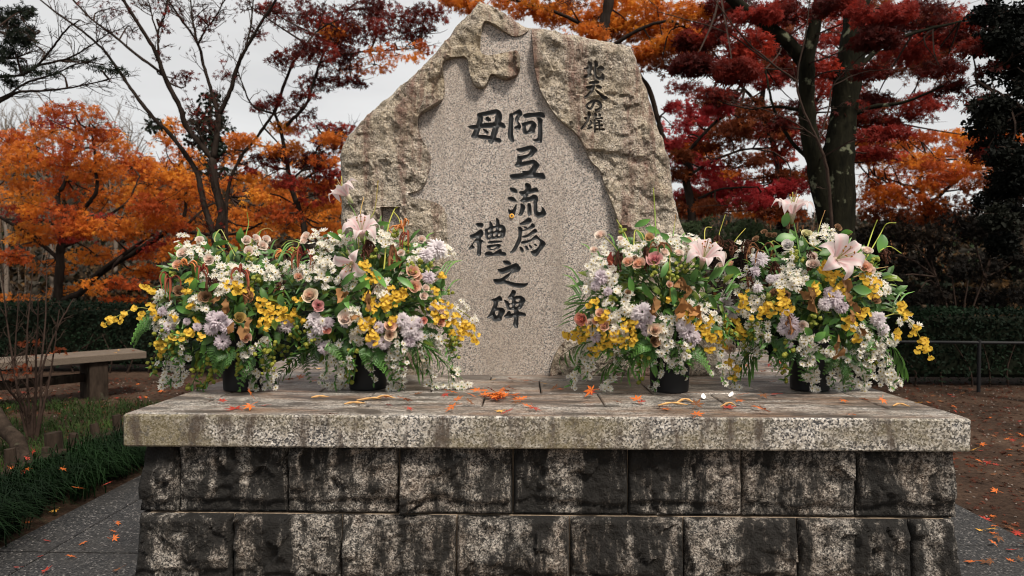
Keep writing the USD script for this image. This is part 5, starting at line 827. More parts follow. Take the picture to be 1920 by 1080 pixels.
t2.limb([(396, 297), (350, 237), (337, 200), (310, 147), (293, 100), (267, 57), (233, 3), (225, -20)], 5.5, 2.5, dy=-.6); t2.limb([(303, 137), (253, 100), (213, 67), (173, 37), (137, 0), (120, -15)], 3, 1.6, dy=.5); t2.limb([(297, 105), (297, 60), (308, 30), (315, -10)], 2.2, 1.3); t2.limb([(296, 65), (285, 30), (276, -10)], 1.8, 1.1)
t2.limb([(400, 297), (408, 240), (410, 213)], 5.5, 4.8); t2.limb([(409, 215), (397, 173), (383, 127), (370, 80), (340, 37), (317, 3), (305, -15)], 3.6, 1.6, dy=.4); t2.limb([(371, 85), (362, 40), (356, -10)], 2, 1.2); t2.limb([(372, 82), (386, 55), (400, 37), (424, -5)], 2, 1.2); t2.limb([(411, 214), (433, 167), (443, 130), (460, 93), (483, 53), (513, 7), (525, -15)], 4.4, 1.8, dy=-.4); t2.limb([(460, 93), (470, 50), (476, -5)], 2, 1.2)
t2.limb([(392, 290), (372, 240), (385, 215)], 2.4, 1.2)
t2.twigs(150, 42, 1.0, 0.35, 2); t2.tip_leaves(620, M_DKRED, 0.055)
t2.crown([(250,60,20,10,8),(300,105,18,10,14),(480,60,22,14,26),(420,140,22,10,16),(350,140,26,10,22),(340,150,20,8,14),(210,15,24,10,14),(390,40,24,14,22),(310,55,14,8,8)], M_DKRED, 0.055, 1.0, .6, twigs=2, name='leaf_sprays', clump=.3)
t3 = Tree('red_maple', 'red leaved maple with slim grey trunk just left of the monument stone', 575, 8.4)
t3.limb([(574, 500), (570, 427), (560, 390), (547, 353), (537, 300), (527, 247), (512, 206)], 8, 2.2, root=True); t3.limb([(534, 238), (573, 197), (587, 157), (600, 117), (623, 67), (650, 20)], 3.2, 1.5, dy=.5); t3.limb([(512, 213), (473, 197), (457, 163), (445, 130)], 2.2, 1.1); t3.limb([(515, 210), (530, 167), (547, 123), (563, 100), (593, 60), (633, 37)], 3, 1.3, dy=-.5); t3.limb([(548, 350), (590, 325), (640, 300)], 2.2, 1.1, dy=.5); t3.limb([(425, 470), (427, 360), (450, 297), (480, 260), (510, 217)], 3.6, 2.6, root=False, dy=.2); t3.limb([(545, 340), (585, 300), (600, 270), (640, 250)], 2.2, 1)
t3.limb([(600, 117), (660, 100), (720, 95), (790, 90)], 2.2, .8); t3.twigs(90, 36, .9, .3, 2)
t3.crown([(560,28,55,26,200),(620,40,55,28,210),(505,18,28,14,60),(590,90,45,24,150),(640,110,45,24,160),(690,55,50,24,170),(540,110,36,18,90),(600,150,42,16,110),(560,208,36,14,80),(520,188,26,10,40),(490,200,24,10,40),(630,75,45,24,150),(730,30,45,20,130),(780,60,40,20,110),(800,25,45,16,110),(660,150,36,12,70),(470,12,24,12,30),(570,180,30,12,50),(490,305,32,16,80),(590,300,38,20,120),(520,290,26,12,50),(700,10,50,16,110)], M_DKRED, 0.062, 1.6, 1.0, clump=.43)
t3.crown([(rt.uniform(430, 640), rt.uniform(235, 440), rt.uniform(24, 40), rt.uniform(10, 16), 80) for _ in range(18)], M_GOLD, 0.058, 1.3, 1.4, name='crown_golden_sprays', twigs=2)
t3.crown([(740,100,55,10,120),(700,122,40,10,80),(785,88,32,9,60),(660,128,36,10,60),(640,60,40,14,50)], M_ORANGE, 0.06, 1.2, .5, name='crown_orange_sprays', twigs=3)
t3.crown([(560,240,36,12,80),(612,258,38,16,120),(622,325,30,26,140),(545,338,34,16,90),(600,365,40,20,120),(470,320,24,10,30),(600,235,40,10,60),(640,240,30,10,50)], M_RED, 0.06, 1.2, .6, name='crown_lower_sprays', twigs=3)
t3.crown([(625,275,30,12,70),(590,345,36,14,80),(525,400,45,20,130),(570,390,36,16,80),(610,300,34,12,50)], M_ORANGE, 0.06, 1.2, .6, name='crown_orange_sprays', twigs=2)
t4 = Tree('overhanging_tree', 'dark tree reaching in from the left edge with drooping grey twigs', -150, 6.4); t4.limb([(-140, 450), (-120, 300), (-80, 180), (-60, 60), (-40, -60)], 13, 7, root=True)
t4.limb([(-90, 215), (-40, 200), (0, 190), (33, 173), (83, 170), (140, 163), (205, 148)], 4.2, 1.0, dy=-.3); t4.limb([(-60, 150), (0, 144), (43, 140), (70, 123), (100, 87), (123, 57), (150, 37)], 3.0, 1.2, dy=-.5); t4.limb([(68, 124), (133, 107), (173, 83), (207, 60)], 2.2, 1.0, dy=-.2); t4.limb([(-50, 40), (0, 60), (40, 80), (75, 60)], 3, 1.0); t4.limb([(-40, 100), (20, 110), (60, 95)], 2.5, 1); t4.limb([(-80, 200), (0, 185), (50, 155), (100, 140), (150, 118), (190, 120)], 2.6, 1)
t4.twigs(120, 40, .9, .15, 2); t4.crown([(15,40,32,26,140),(40,70,26,16,70),(20,100,30,22,110),(45,20,22,14,50),(10,150,24,12,50),(60,55,14,8,20),(50,130,26,8,30),(100,135,40,10,40),(150,115,36,8,30),(210,130,30,8,26)], M_OLIVE, 0.06, 1.1, .5, twigs=3, clump=.42)

# behind the stone and to the right
t5 = Tree('amber_maple', 'amber orange maple whose crown shows over the top right of the monument stone', 1120, 7.2); t5.limb([(1120, 400), (1125, 200), (1129, 71), (1138, 22), (1150, -40)], 13, 9, root=True); t5.limb([(1128, 100), (1190, 60), (1250, 40), (1300, 60)], 4.5, 1.5, dy=-.6); t5.limb([(1130, 70), (1060, 30), (980, 5), (900, -10)], 4, 1.4, dy=.5); t5.limb([(1126, 150), (1210, 110), (1270, 100)], 3.5, 1.2, dy=.5)
t5.crown([(880,4,36,14,80),(1000,16,45,18,140),(1060,26,50,20,170),(1120,36,50,22,180),(1180,48,50,26,190),(1235,42,50,26,190),(1275,72,42,22,140),(1150,8,60,14,140),(1225,92,36,16,90),(960,0,40,12,90),(1230,5,60,16,150),(1030,-5,50,14,110),(1290,22,36,20,110),(1100,60,40,16,80),(845,0,30,10,50),(1200,110,30,12,50)], M_GOLD, 0.066, 1.9, .8, clump=.42)
t5.crown([(1240,120,36,14,80),(1200,100,40,14,80),(1270,140,36,14,70),(1150,70,40,14,60),(1060,5,40,10,40)], M_RUST, 0.06, 1.2, .8, name='crown_inner_sprays', twigs=2)
t6 = Tree('leaning_red_maple', 'bright red maple leaning along the right edge of the monument stone', 1300, 8.0); t6.limb([(1298, 420), (1286, 337), (1294, 319), (1275, 289), (1245, 262), (1234, 225), (1219, 172), (1200, 142), (1180, 100)], 8, 3.5, root=True); t6.limb([(1290, 330), (1340, 300), (1400, 280), (1450, 285)], 3.5, 1.2, dy=.5); t6.limb([(1280, 295), (1330, 240), (1380, 190), (1410, 120), (1405, 60)], 3.5, 1.2, dy=-.5); t6.limb([(1296, 380), (1350, 355), (1420, 350)], 3, 1.1, dy=-.3)
t6.crown([(1275,200,30,12,70),(1262,238,36,12,90),(1302,222,36,14,110),(1310,328,45,16,140),(1372,348,52,16,170),(1432,358,46,16,150),(1290,255,30,10,50),(1345,205,30,10,50),(1300,365,40,16,110),(1400,375,50,14,110),(1330,310,30,10,50),(1290,300,34,12,70),(1480,350,40,16,100),(1340,375,50,16,120),(1260,270,24,12,50),(1450,385,46,14,100)], M_PINK, 0.064, 1.9, .7, clump=.42)
t6.crown([(1302,385,45,20,150),(1275,325,30,14,60),(1400,300,40,14,80),(1350,385,50,14,110),(1460,335,36,16,90),(1440,250,36,14,80),(1350,245,36,12,60),(1420,205,46,20,120),(1280,290,26,12,40),(1390,235,40,12,70),(1320,275,30,8,40),(1460,395,40,14,90)], M_RUST, 0.064, 2.0, .9, clump=.42, name='crown_rust_sprays', twigs=3)
t7 = Tree('mossy_twin_trunk_maple', 'large dark maple with two mossy lichen spotted trunks and deep red crown', 1562, 6.3, M_BARKM); t7.limb([(1565, 520), (1570, 440), (1573, 353), (1571, 300), (1580, 233), (1587, 167), (1597, 100), (1604, 33), (1614, -10), (1620, -60)], 34, 18, root=True, n=44); t7.limb([(1556, 420), (1536, 340), (1520, 267), (1513, 200), (1513, 133), (1520, 83), (1530, 33), (1538, -20)], 19, 9, dy=-.2, name='trunk', n=34); t7.limb([(1510, 120), (1480, 83), (1440, 50), (1390, 13), (1350, -20)], 14, 8, dy=-.4); t7.limb([(1590, 150), (1650, 90), (1720, 60), (1800, 40)], 6, 2, dy=.5); t7.limb([(1583, 220), (1640, 200), (1700, 190), (1770, 160)], 5, 1.6, dy=-.5); t7.limb([(1515, 210), (1460, 200), (1410, 205)], 4, 1.4, dy=.6); t7.limb([(1518, 300), (1480, 260), (1450, 200), (1435, 130)], 4, 1.8, dy=.6)
T7 = [(1650,18,60,24,220),(1720,30,60,28,240),(1785,60,50,26,190),(1700,95,50,22,170),(1640,190,46,18,170),(1600,205,40,14,90),(1740,188,45,18,150),(1790,165,36,16,90),(1700,222,46,14,130),(1660,250,46,14,120),(1765,125,45,20,130),(1480,18,46,20,150),(1440,148,36,16,90),(1500,128,36,16,80),(1450,228,36,14,80),(1560,60,46,24,130),(1300,120,40,18,120),(1335,58,50,22,180),(1400,82,50,26,200),(1375,130,50,20,150),(1340,180,45,14,110),(1420,20,50,18,150),(1560,10,50,18,130),(1470,80,40,20,120),(1830,30,50,24,150),(1640,70,46,20,120),(1300,75,40,18,110),(1550,130,36,16,70),(1625,130,40,16,80),(1500,200,36,12,60),(1640,285,40,12,70),(1370,10,50,16,120)]
t7.crown([q for i, q in enumerate(T7) if i % 3], M_DKRED, 0.056, 2.9, 2.4, clump=.45); t7.crown(T7[::3], M_RED, 0.056, 2.9, 2.4, clump=.45, name='crown_bright_sprays')
tb = Tree('rust_red_maple', 'rust red maple standing deeper in the wood behind the twin mossy trunks', 1465, 9.6); tb.limb([(1462, 500), (1465, 380), (1455, 290), (1430, 200), (1440, 100)], 9, 4, root=True); tb.limb([(1455, 300), (1510, 220), (1560, 150), (1620, 100)], 4, 1.6, dy=.6); tb.limb([(1440, 215), (1380, 150), (1330, 90)], 3.5, 1.4, dy=-.6); tb.limb([(1462, 360), (1520, 330), (1600, 270), (1680, 230)], 3.5, 1.2, dy=.6)
rp = np.random.default_rng(3); PB = [(rp.uniform(1285, 1760), rp.uniform(-10, 165), rp.uniform(30, 52), rp.uniform(12, 22), 150) for _ in range(46)] + [(rp.uniform(1620, 1840), rp.uniform(-10, 120), 44, 18, 130) for _ in range(10)] + [(rp.uniform(1300, 1680), rp.uniform(165, 300), rp.uniform(30, 50), rp.uniform(9, 17), 100) for _ in range(40)] + [(rp.uniform(1440, 1560), rp.uniform(230, 400), rp.uniform(30, 44), rp.uniform(10, 16), 100) for _ in range(10)]
tb.crown([(rp.uniform(1270, 1480), rp.uniform(270, 420), 40, 14, 110) for _ in range(16)] + [(rp.uniform(1600, 1860), rp.uniform(250, 400), 42, 15, 110) for _ in range(10)], M_ORANGE, 0.06, 1.5, 1.4, twigs=2, name='crown_orange_sprays', clump=.44); tb.crown(PB[::2], M_RUST, 0.06, 1.5, 1.4, twigs=2, clump=.44); tb.crown(PB[1::2], M_RED, 0.06, 1.3, 1.4, twigs=2, name='crown_red_sprays', clump=.44)
ts = Tree('bare_sapling', 'thin leafless sapling with long bare twigs in front of the twin mossy trunks', 1556, 5.0, M_TWIG); ts.limb([(1560, 480), (1553, 333), (1533, 263), (1507, 207), (1494, 150), (1510, 67), (1520, -10)], 3.6, 1.0, root=True); ts.limb([(1494, 152), (1440, 113), (1387, 63), (1340, 0)], 2, .9, dy=-.3); ts.limb([(1440, 115), (1360, 60), (1280, 35), (1235, 22)], 1.4, .6, dy=.2); ts.limb([(1535, 268), (1555, 200), (1562, 160), (1610, 110), (1680, 50)], 1.8, .7, dy=.3); ts.limb([(1530, 258), (1490, 230), (1430, 205), (1370, 190)], 1.4, .6, dy=-.3); ts.limb([(1563, 160), (1620, 135), (1700, 130)], 1.1, .5); ts.twigs(40, 40, .6, .3, 1, M_TWIG)
t8 = Tree('far_orange_maple', 'orange maple with horizontal boughs seen past the right of the twin trunks', 1760, 10.5); t8.limb([(1750, 520), (1740, 430), (1735, 380), (1720, 330)], 7, 3, root=True); t8.limb([(1737, 390), (1780, 350), (1850, 300), (1920, 285)], 4, 1.5, dy=.4); t8.limb([(1735, 380), (1690, 345), (1640, 330)], 3, 1.2); t8.limb([(1724, 340), (1735, 290), (1725, 260)], 3, 1.2)
T8 = [(1660,330,46,16,140),(1700,300,46,14,130),(1740,262,52,16,150),(1805,258,46,16,130),(1650,380,38,16,100),(1720,352,46,16,120),(1785,322,46,16,110),(1850,300,46,16,120),(1905,262,30,16,80),(1625,300,32,12,60),(1700,402,46,14,90),(1690,275,36,10,60),(1880,240,40,12,80),(1900,310,36,14,70)] + [(1640,352,40,16,100),(1870,330,44,16,110),(1760,290,46,14,110),(1830,275,40,14,100),(1690,365,44,16,110),(1620,270,30,12,50)]
t8.crown(T8[::2], M_ORANGE, 0.066, 2.0, 1.1, clump=.43); t8.crown(T8[1::2], M_GOLD, 0.066, 2.0, 1.1, clump=.43, name='crown_golden_sprays')
t8.crown([(1660,400,46,16,100),(1780,385,50,18,120),(1850,350,46,18,120),(1740,410,50,16,100),(1900,360,40,18,100)], M_RUST, 0.07, 1.9, .9, clump=.42, name='crown_rust_sprays', twigs=3)
M_DARK9 = crown_mat('black_green_leaves', [(0, (0.004, 0.005, 0.004)), (0.6, (0.012, 0.013, 0.008)), (0.9, (0.03, 0.022, 0.01)), (1, (0.10, 0.03, 0.012))], 0.15)
t9 = Tree('dark_edge_tree', 'very dark green tree closing the upper right corner', 2010, 5.6); t9.limb([(2005, 500), (1995, 350), (1985, 200), (1980, 60), (1980, -40)], 12, 7, root=True); t9.limb([(1985, 250), (1900, 190), (1830, 150)], 4, 1.2); t9.limb([(1980, 120), (1890, 70), (1820, 40)], 4, 1.2)
r9 = np.random.default_rng(8); t9.crown([(r9.uniform(1845, 1945), r9.uniform(-10, 460), r9.uniform(22, 40), r9.uniform(14, 26), 170) for _ in range(38)], M_DARK9, 0.05, 2.2, .9, OVAL, clump=.38)
t9.crown([(1830,190,40,16,70),(1820,90,36,16,60),(1845,290,36,12,60),(1860,130,30,14,50)], M_DKRED, 0.06, 1.2, .6, name='crown_red_sprays', twigs=2)
def bush(label, base, y, pads, m, size=0.05, d=1.5, th=.6, name='shrub', tm=None, clump=.4):
    b = Tree(name, label, base, y, M_TWIG, cat='shrub')
    for k in range(4): b.limb([(base + (k - 1.5) * 12, 600), (base + (k - 1.5) * 30, 520)], 2.4, 1.2, root=True, name='stem')
    b.crown(pads, m, size, d, th, tm, 2, 'foliage', clump)
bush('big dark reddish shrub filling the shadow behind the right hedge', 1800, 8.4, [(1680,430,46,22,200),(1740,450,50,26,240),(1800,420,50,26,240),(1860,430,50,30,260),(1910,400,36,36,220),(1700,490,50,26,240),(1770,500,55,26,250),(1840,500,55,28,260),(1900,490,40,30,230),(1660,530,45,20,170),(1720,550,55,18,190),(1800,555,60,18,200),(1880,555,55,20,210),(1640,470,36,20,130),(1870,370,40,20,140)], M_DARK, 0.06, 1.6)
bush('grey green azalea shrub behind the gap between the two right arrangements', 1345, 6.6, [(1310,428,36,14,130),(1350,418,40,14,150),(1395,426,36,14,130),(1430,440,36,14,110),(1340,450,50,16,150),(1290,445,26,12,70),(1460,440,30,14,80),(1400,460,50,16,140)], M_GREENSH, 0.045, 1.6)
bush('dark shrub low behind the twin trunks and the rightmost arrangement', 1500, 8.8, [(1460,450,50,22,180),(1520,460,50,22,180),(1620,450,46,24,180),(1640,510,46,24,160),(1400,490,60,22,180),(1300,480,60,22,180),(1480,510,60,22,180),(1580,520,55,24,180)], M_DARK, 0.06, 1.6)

# ------------------------------------------------------------------ hedges, rail, bench, log fence
rg = np.random.default_rng(5)
def hedge(label, x0, x1, y0, y1, top, n, skew=0.0):
    o = thing('hedge', label, 'hedge', ((x0 + x1) / 2, (y0 + y1) / 2, 0)); k = int(abs(x1 - x0) / 0.3)
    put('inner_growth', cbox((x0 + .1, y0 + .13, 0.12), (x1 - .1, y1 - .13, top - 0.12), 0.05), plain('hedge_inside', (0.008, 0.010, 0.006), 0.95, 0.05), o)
    q = rg.random(n); x = rg.uniform(x0, x1, n); front = q < 0.62; dep = np.abs(rg.normal(size=n)) * 0.07
    z = np.where(front, 0.06 + (top - 0.06) * rg.random(n) ** 0.75, top - dep * 0.7); y = np.where(front, y0 + dep, rg.uniform(y0, y1, n))
    bump_ = fbm(np.stack([x * 1.3, y * 1.3, z * 1.3], -1), 3, 9) * 0.16; y = y + np.where(front, bump_, 0); z = z + np.where(front, 0, bump_)
    put('foliage', scatter(OVAL, np.stack([x, y, z], 1), 0.052, rg, up=(0, -0.5, 0.6)), M_HEDGE, o, kind='stuff')
    for i in range(k):
        xb = x0 + (i + rg.random()) * (x1 - x0) / k; P = spline([[xb, y0 + .09, -0.02], [xb + rg.normal() * .06, y0 + .07, 0.25], [xb + rg.normal() * .2, y0 + .1, 0.6]], 6); put('stem', tube(P, np.linspace(.014, .006, 6), 5), M_TWIG, o, smooth=True)
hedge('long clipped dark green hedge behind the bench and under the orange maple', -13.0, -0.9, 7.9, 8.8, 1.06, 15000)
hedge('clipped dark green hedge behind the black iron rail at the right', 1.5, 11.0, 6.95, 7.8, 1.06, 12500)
M_IRON = plain('black_iron', (0.006, 0.006, 0.007), 0.6, 0.25, 0.2, 20)
rail = thing('iron_rail', 'black iron pipe rail on thin posts before the right hedge', 'rail', (5, 6.6, 0))
za = W(1700, 639, 6.6)[2]
put('pipe', tube([[2.0, 6.6, za], [5.0, 6.6, za - .015], [9.5, 6.6, za - .04]], 0.02, 8), M_IRON, rail, smooth=True)
for xx in (2.1, W(1836, 640, 6.6)[0], W(1836, 640, 6.6)[0] + 2.2): put('post', tube([[xx, 6.6, -0.1], [xx, 6.6, 0.3], [xx, 6.6, za + 0.015]], 0.024, 8), M_IRON, rail, smooth=True)
M_LOG = bark('rotting_log_bark', (0.012, 0.009, 0.007), (0.05, 0.036, 0.027), 0.2)
M_WOOD = mat('weathered_wood', {'g': ('geometry', {}), 'mp': ('mapping', {'scale': (5, 5, 40), 'rotation': (0, 0, -0.86)}), 'mq': ('mapping', {'scale': (3.0, 45, 45)}), 'n': ('noise_texture', {'scale': 1.0, 'detail': 8.0, 'roughness': 0.7}), 'r': ('rgb_ramp', {'ramp': [(0.3, (0.035, 0.027, 0.020)), (0.5, (0.105, 0.08, 0.06)), (0.72, (0.22, 0.175, 0.135))]}), 'b': ('bump', {'strength': 0.5, 'distance': 0.01}), 'p': ('principled_bsdf', {'roughness': 0.8, 'specular_ior_level': 0.25})},
    [('g.position', 'mp.vector'), ('mp.vector', 'mq.vector'), ('mq.vector', 'n.vector'), ('n.fac', 'r.fac'), ('r.color', 'p.base_color'), ('n.fac', 'b.height'), ('b.normal', 'p.normal')])
fr = Wz(275, 659, 0.555); u = np.array([-0.65, -0.76, 0]); u /= np.linalg.norm(u); w_ = np.array([-0.70, 0.71, 0]); BL, BW, BT = 2.7, 0.62, 0.085
bench = thing('wooden_bench', 'low weathered wooden plank bench standing before the left hedge', 'bench', fr + u * BL / 2 + w_ * BW / 2 - [0, 0, 0.555])
def obox(o, a, b, c, la, lb, lc, ch=0.006):
    v, f = cbox((0, 0, 0), (la, lb, lc), ch); M = np.stack([a, b, c], 0); f = f if np.linalg.det(M) > 0 else f[:, ::-1]; return v @ M + o, f
zz = np.array([0, 0, 1.0])
for i in range(3): put('plank', obox(fr + w_ * (i * BW / 3 + .003) - zz * BT, u, w_, zz, BL, BW / 3 - .006, BT - rg.uniform(0, .004)), M_WOOD, bench)
for k in (0.42, 2.1): 
    put('leg', obox(fr + u * k + w_ * 0.05 - [0, 0, 0.6], u, w_, zz, 0.20, BW - 0.1, 0.6 - BT - .002, .01), M_LOG, bench)
put('stretcher', obox(fr + u * 0.62 + w_ * (BW / 2 - .04) - [0, 0, 0.34], u, w_, zz, 1.48, 0.08, 0.1, .008), M_LOG, bench)

fa, fb = Wz(20, 933, 0.0), Wz(222, 846, 0.0)
lf = thing('log_fence', 'low rustic log fence along the grass strip left of the pedestal', 'fence', (fa + fb) / 2)
def along(px):
    ts_ = np.linspace(-0.6, 2.2, 1200); q = fa + (fb - fa) * ts_[:, None] - CAM; x = 960 + FPX * (q @ RIGHT) / (q @ FWD); return fa + (fb - fa) * ts_[np.argmin(abs(x - px))]
for i, (px, r, h) in enumerate(((-60, .035, .3), (20, .035, .33), (82, .028, .26), (103, .060, .34), (135, .034, .29), (180, .034, .30), (222, .036, .31), (247, .034, .3), (268, .034, .3))):
    p = along(px); P = [p - [0, 0, .1], p + [rg.normal() * .006, 0, h * .5], p + [rg.normal() * .012, 0, h]]; put('post', tube(spline(P, 6), r * np.array([1.05, 1, 1.03, .97, 1, .96]), 9), M_LOG, lf, smooth=50)
for zr, off in ((0.19, 0.05), (0.085, -0.045)):
    a, b = along(-90), along(285); P = np.linspace(a, b, 26) + [off, 0, zr]; P += rg.normal(size=P.shape) * [.006, 0, .008]; put('rail', tube(P, 0.024 * (1 + 0.15 * rg.normal(size=26)), 8), M_LOG, lf, smooth=50)
e0, e1 = Wz(66, 890, 0.02), W(-40, 725, 3.3)
prop = thing('leaning_log', 'thick bare log leaning up from the grass at the left edge', 'log', e0); put('log', tube(np.linspace(e0 - (e1 - e0) * .05, e1, 9) + rg.normal(size=(9, 3)) * .008, np.linspace(.062, .05, 9), 10), M_LOG, prop, smooth=50)

# ------------------------------------------------------------------ grass
def blades(P, L, w, r, lean, c_ramp, kseg=4):
    n = len(P); t = np.linspace(0, 1, kseg + 1); a = r.uniform(0, 6.28, n); d = np.stack([np.cos(a), np.sin(a)], 1) * 0.55 + lean; d /= np.maximum(np.linalg.norm(d, axis=1, keepdims=True), .01)
    Ls = L * r.uniform(0.6, 1.25, n); out = r.uniform(0.5, 1.1, n); cx = Ls[:, None] * out[:, None] * t ** 1.5; cz = Ls[:, None] * (0.85 * np.sin(t * r.uniform(1.7, 2.7, (n, 1)))) * (1.15 - 0.45 * out[:, None])
    c = P[:, None] + np.stack([d[:, :1] * cx, d[:, 1:] * cx, np.maximum(cz, 0.004)], -1); sd = np.stack([-d[:, 1], d[:, 0], 0 * a], 1)[:, None] * (w * np.array([1, 1, .85, .6, .12][:kseg + 1]))[None, :, None]
    v = np.stack([c - sd, c + sd], 2).reshape(-1, 3); g = grid_faces(kseg + 1, 2); f = (g[None] + (np.arange(n) * (kseg + 1) * 2)[:, None, None]).reshape(-1, 3); return v, f
M_GRASS = crown_mat('mondo_grass', [(0, (0.005, 0.013, 0.005)), (0.55, (0.014, 0.038, 0.010)), (0.88, (0.035, 0.075, 0.018)), (1, (0.20, 0.15, 0.05))], 0.2)
M_WEED = crown_mat('weedy_grass', [(0, (0.02, 0.036, 0.010)), (0.6, (0.06, 0.10, 0.022)), (0.9, (0.13, 0.14, 0.04)), (1, (0.26, 0.18, 0.07))], 0.25)
tuft = np.array([[rg.uniform(-3.42, -3.0), rg.uniform(-0.6, 5.5)] for _ in range(330)]); tp = np.repeat(tuft, 30, 0) + rg.normal(size=(330 * 30, 2)) * 0.045
put('mondo_grass', blades(np.stack([tp[:, 0], tp[:, 1], 0 * tp[:, 0] + 0.01], 1), 0.36, 0.0034, rg, np.array([0.75, -0.35]), None), M_GRASS, kind='stuff', label='dark arching grass tufts along the paving edge left of the pedestal', cat='grass')
gp = np.stack([rg.uniform(-8.5, -3.75, 15000), 1.0 + 4.4 * rg.random(15000) ** 0.8], 1); gp = gp[meshkit.noise(np.stack([gp[:, 0] * 1.5, gp[:, 1] * 1.5, 0 * gp[:, 0]], -1), 2) > 0.34]
put('short_grass', blades(np.stack([gp[:, 0], gp[:, 1], ground_z(gp[:, 0], gp[:, 1])], 1), 0.12, 0.0035, rg, np.array([0.0, 0.0]), None), M_WEED, kind='stuff', label='short weedy grass beyond the low log fence', cat='grass')
hp = np.stack([rg.uniform(-3.5, -2.98, 700), rg.uniform(-.6, 5.5, 700)], 1); 

bs = Tree('bare_shrub', 'leafless brown shrub with upright twigs at the left edge near the log fence', 58, 3.6, M_TWIG, cat='shrub')
for pts in ([(40, 770), (18, 640), (4, 520)], [(55, 770), (50, 650), (62, 500)], [(62, 770), (82, 640), (88, 505)], [(75, 770), (80, 690), (110, 610), (138, 560)], [(50, 770), (28, 700), (36, 545)], [(80, 770), (95, 700), (112, 580)], [(66, 770), (68, 660), (72, 560)], [(45, 770), (10, 720), (-15, 640)]): bs.limb(pts, 3.2, 0.9, root=True, dy=rg.uniform(-.4, .4), name='stem')
bs.twigs(120, 30, .7, .8, 1, M_TWIG)
bs.crown([(70, 642, 10, 6, 10), (40, 644, 8, 5, 8), (112, 655, 10, 6, 8), (45, 690, 18, 10, 14), (20, 700, 16, 10, 12)], M_RUST, 0.035, 1.2, .3, OVAL, 0, 'last_leaves', .2)

# ------------------------------------------------------------------ fallen leaves
LEAFM = {'orange': plain('fallen_orange', (0.50, 0.115, 0.018), 0.6, 0.2, 0.2, 25), 'red': plain('fallen_red', (0.30, 0.03, 0.018), 0.6, 0.2, 0.25, 25), 'brown': plain('fallen_brown', (0.15, 0.06, 0.025), 0.8, 0.15, 0.3, 25), 'yellow': plain('fallen_yellow', (0.66, 0.34, 0.06), 0.6, 0.2, 0.2, 25)}
PX = lambda p: 960 + FPX * ((p - CAM) @ RIGHT) / ((p - CAM) @ FWD)
def spot_on_slab(p):
    x, back = PX(p), p[1] > 0.62
    k = 'at the left end of the slab top' if x < 400 else 'by the leftmost pot' if x < 520 else 'between the two left pots' if x < 650 else 'by the second pot from the left' if x < 740 else 'before the left rim of the carved panel' if x < 890 else 'before the middle of the carved panel' if x < 1010 else 'before the right rim of the carved panel' if x < 1200 else 'by the third pot from the left' if x < 1310 else 'between the two right pots' if x < 1460 else 'by the rightmost pot' if x < 1580 else 'at the right end of the slab top'
    return k + (', well back' if back and 'pots' in k else ', near the front edge' if p[1] < BEAM else '')
def spot_by_y(p): return 'near the pedestal front' if p[1] < 1.2 else 'beside the middle of the pedestal' if p[1] < 2.4 else 'level with the back of the pedestal' if p[1] < 3.6 else 'farther back'
def fallen(p, where, group, size=0.036, tones=('orange', 'red', 'brown', 'yellow'), w=(.45, .3, .15, .1), flat_=0.25):
    k = rg.choice(tones, p=w); l5 = (1.0, .95, .95, .7, .65) * rg.uniform(.8, 1.1, 5); v, f = weld(*star(l5)); c = rg.uniform(-0.5, 0.9); form = 'curled' if abs(c) > 0.4 else 'flat'; v[:, 2] = v[:, 2] * c + 0.10 * v[:, 0] * rg.normal(); 
    st, sf = tube(np.array([[0, 0, 0], [0.05, -0.4, 0.03], [0.0, -0.85, 0.10 * rg.random()]]), 0.022, 3); v, f = cat_([(v, f), (st, sf)]); s = size * rg.uniform(.7, 1.25); a = rg.uniform(0, 6.28); n = rg.normal(size=3) * flat_ + [0, 0, 1]; R = frame(n, a)
    q = v * s @ R.T; q[:, 2] += 0.002 - q[:, 2].min(); put('fallen_leaf', (q + p, f), LEAFM[k], at=p, label=f'{form} {k} maple leaf {where}', cat='leaf', group=f'{form} {k} maple leaves {where}')
SL = [(760,757),(765,770),(730,764),(727,750),(780,740),(835,745),(846,740),(850,772),(895,737),(870,725),(960,714),(985,716),(925,715),(1000,718),(1020,720),(1050,731),(1040,733),(1105,743),(1110,746),(1157,758),(1195,756),(1203,757),(1240,766),(1250,768),(1305,768),(1306,783),(1363,767),(1385,752),(1392,744),(1430,745),(1418,770),(1432,775),(1580,754),(1620,752),(1655,758),(1722,760),(1597,781),(1455,741),(1490,718),(1450,716),(1430,700),(1440,690),(1460,700),(1402,690),(1480,705),(1462,685),(415,757),(442,768),(470,768),(500,762),(470,750),(395,748),(560,711),(600,692),(615,700),(540,715),(650,700),(1345,685),(1352,700),(1370,681),(620,780),(855,756),(880,762),(990,765),(1001,770),(970,757),(940,772),(950,780),(575,700),(590,715),(1415,680),(1470,692)] + [(935 + rg.normal() * 24, 745 + rg.normal() * 4.5) for _ in range(40)]
for px, py in SL: q_ = Wz(px, py, ZS + 0.003); fallen(q_, spot_on_slab(q_), '', 0.034 if not (px, py) in ((1305, 768), (442, 768)) else 0.05, w=(.52, .3, .1, .08))
for _ in range(165):
    px, py = rg.uniform(1690, 1935), 735 + 335 * rg.random() ** 1.15; p = Wz(px, py, 0.0)
    if p[0] < 1.75 or px < 1680 + (py - 735) * 2.4 and px < 1822 or py > 850 and px < 1800: continue
    pv = 1.42 < p[0] < 2.76 and p[1] < 3.3; p[2] = 0.026 if pv else float(ground_z(p[0], p[1])) + 0.003
    fallen(p, ('on the right paving ' if pv else 'on the right earth ') + spot_by_y(p), '', 0.042, w=(.32, .30, .30, .08))
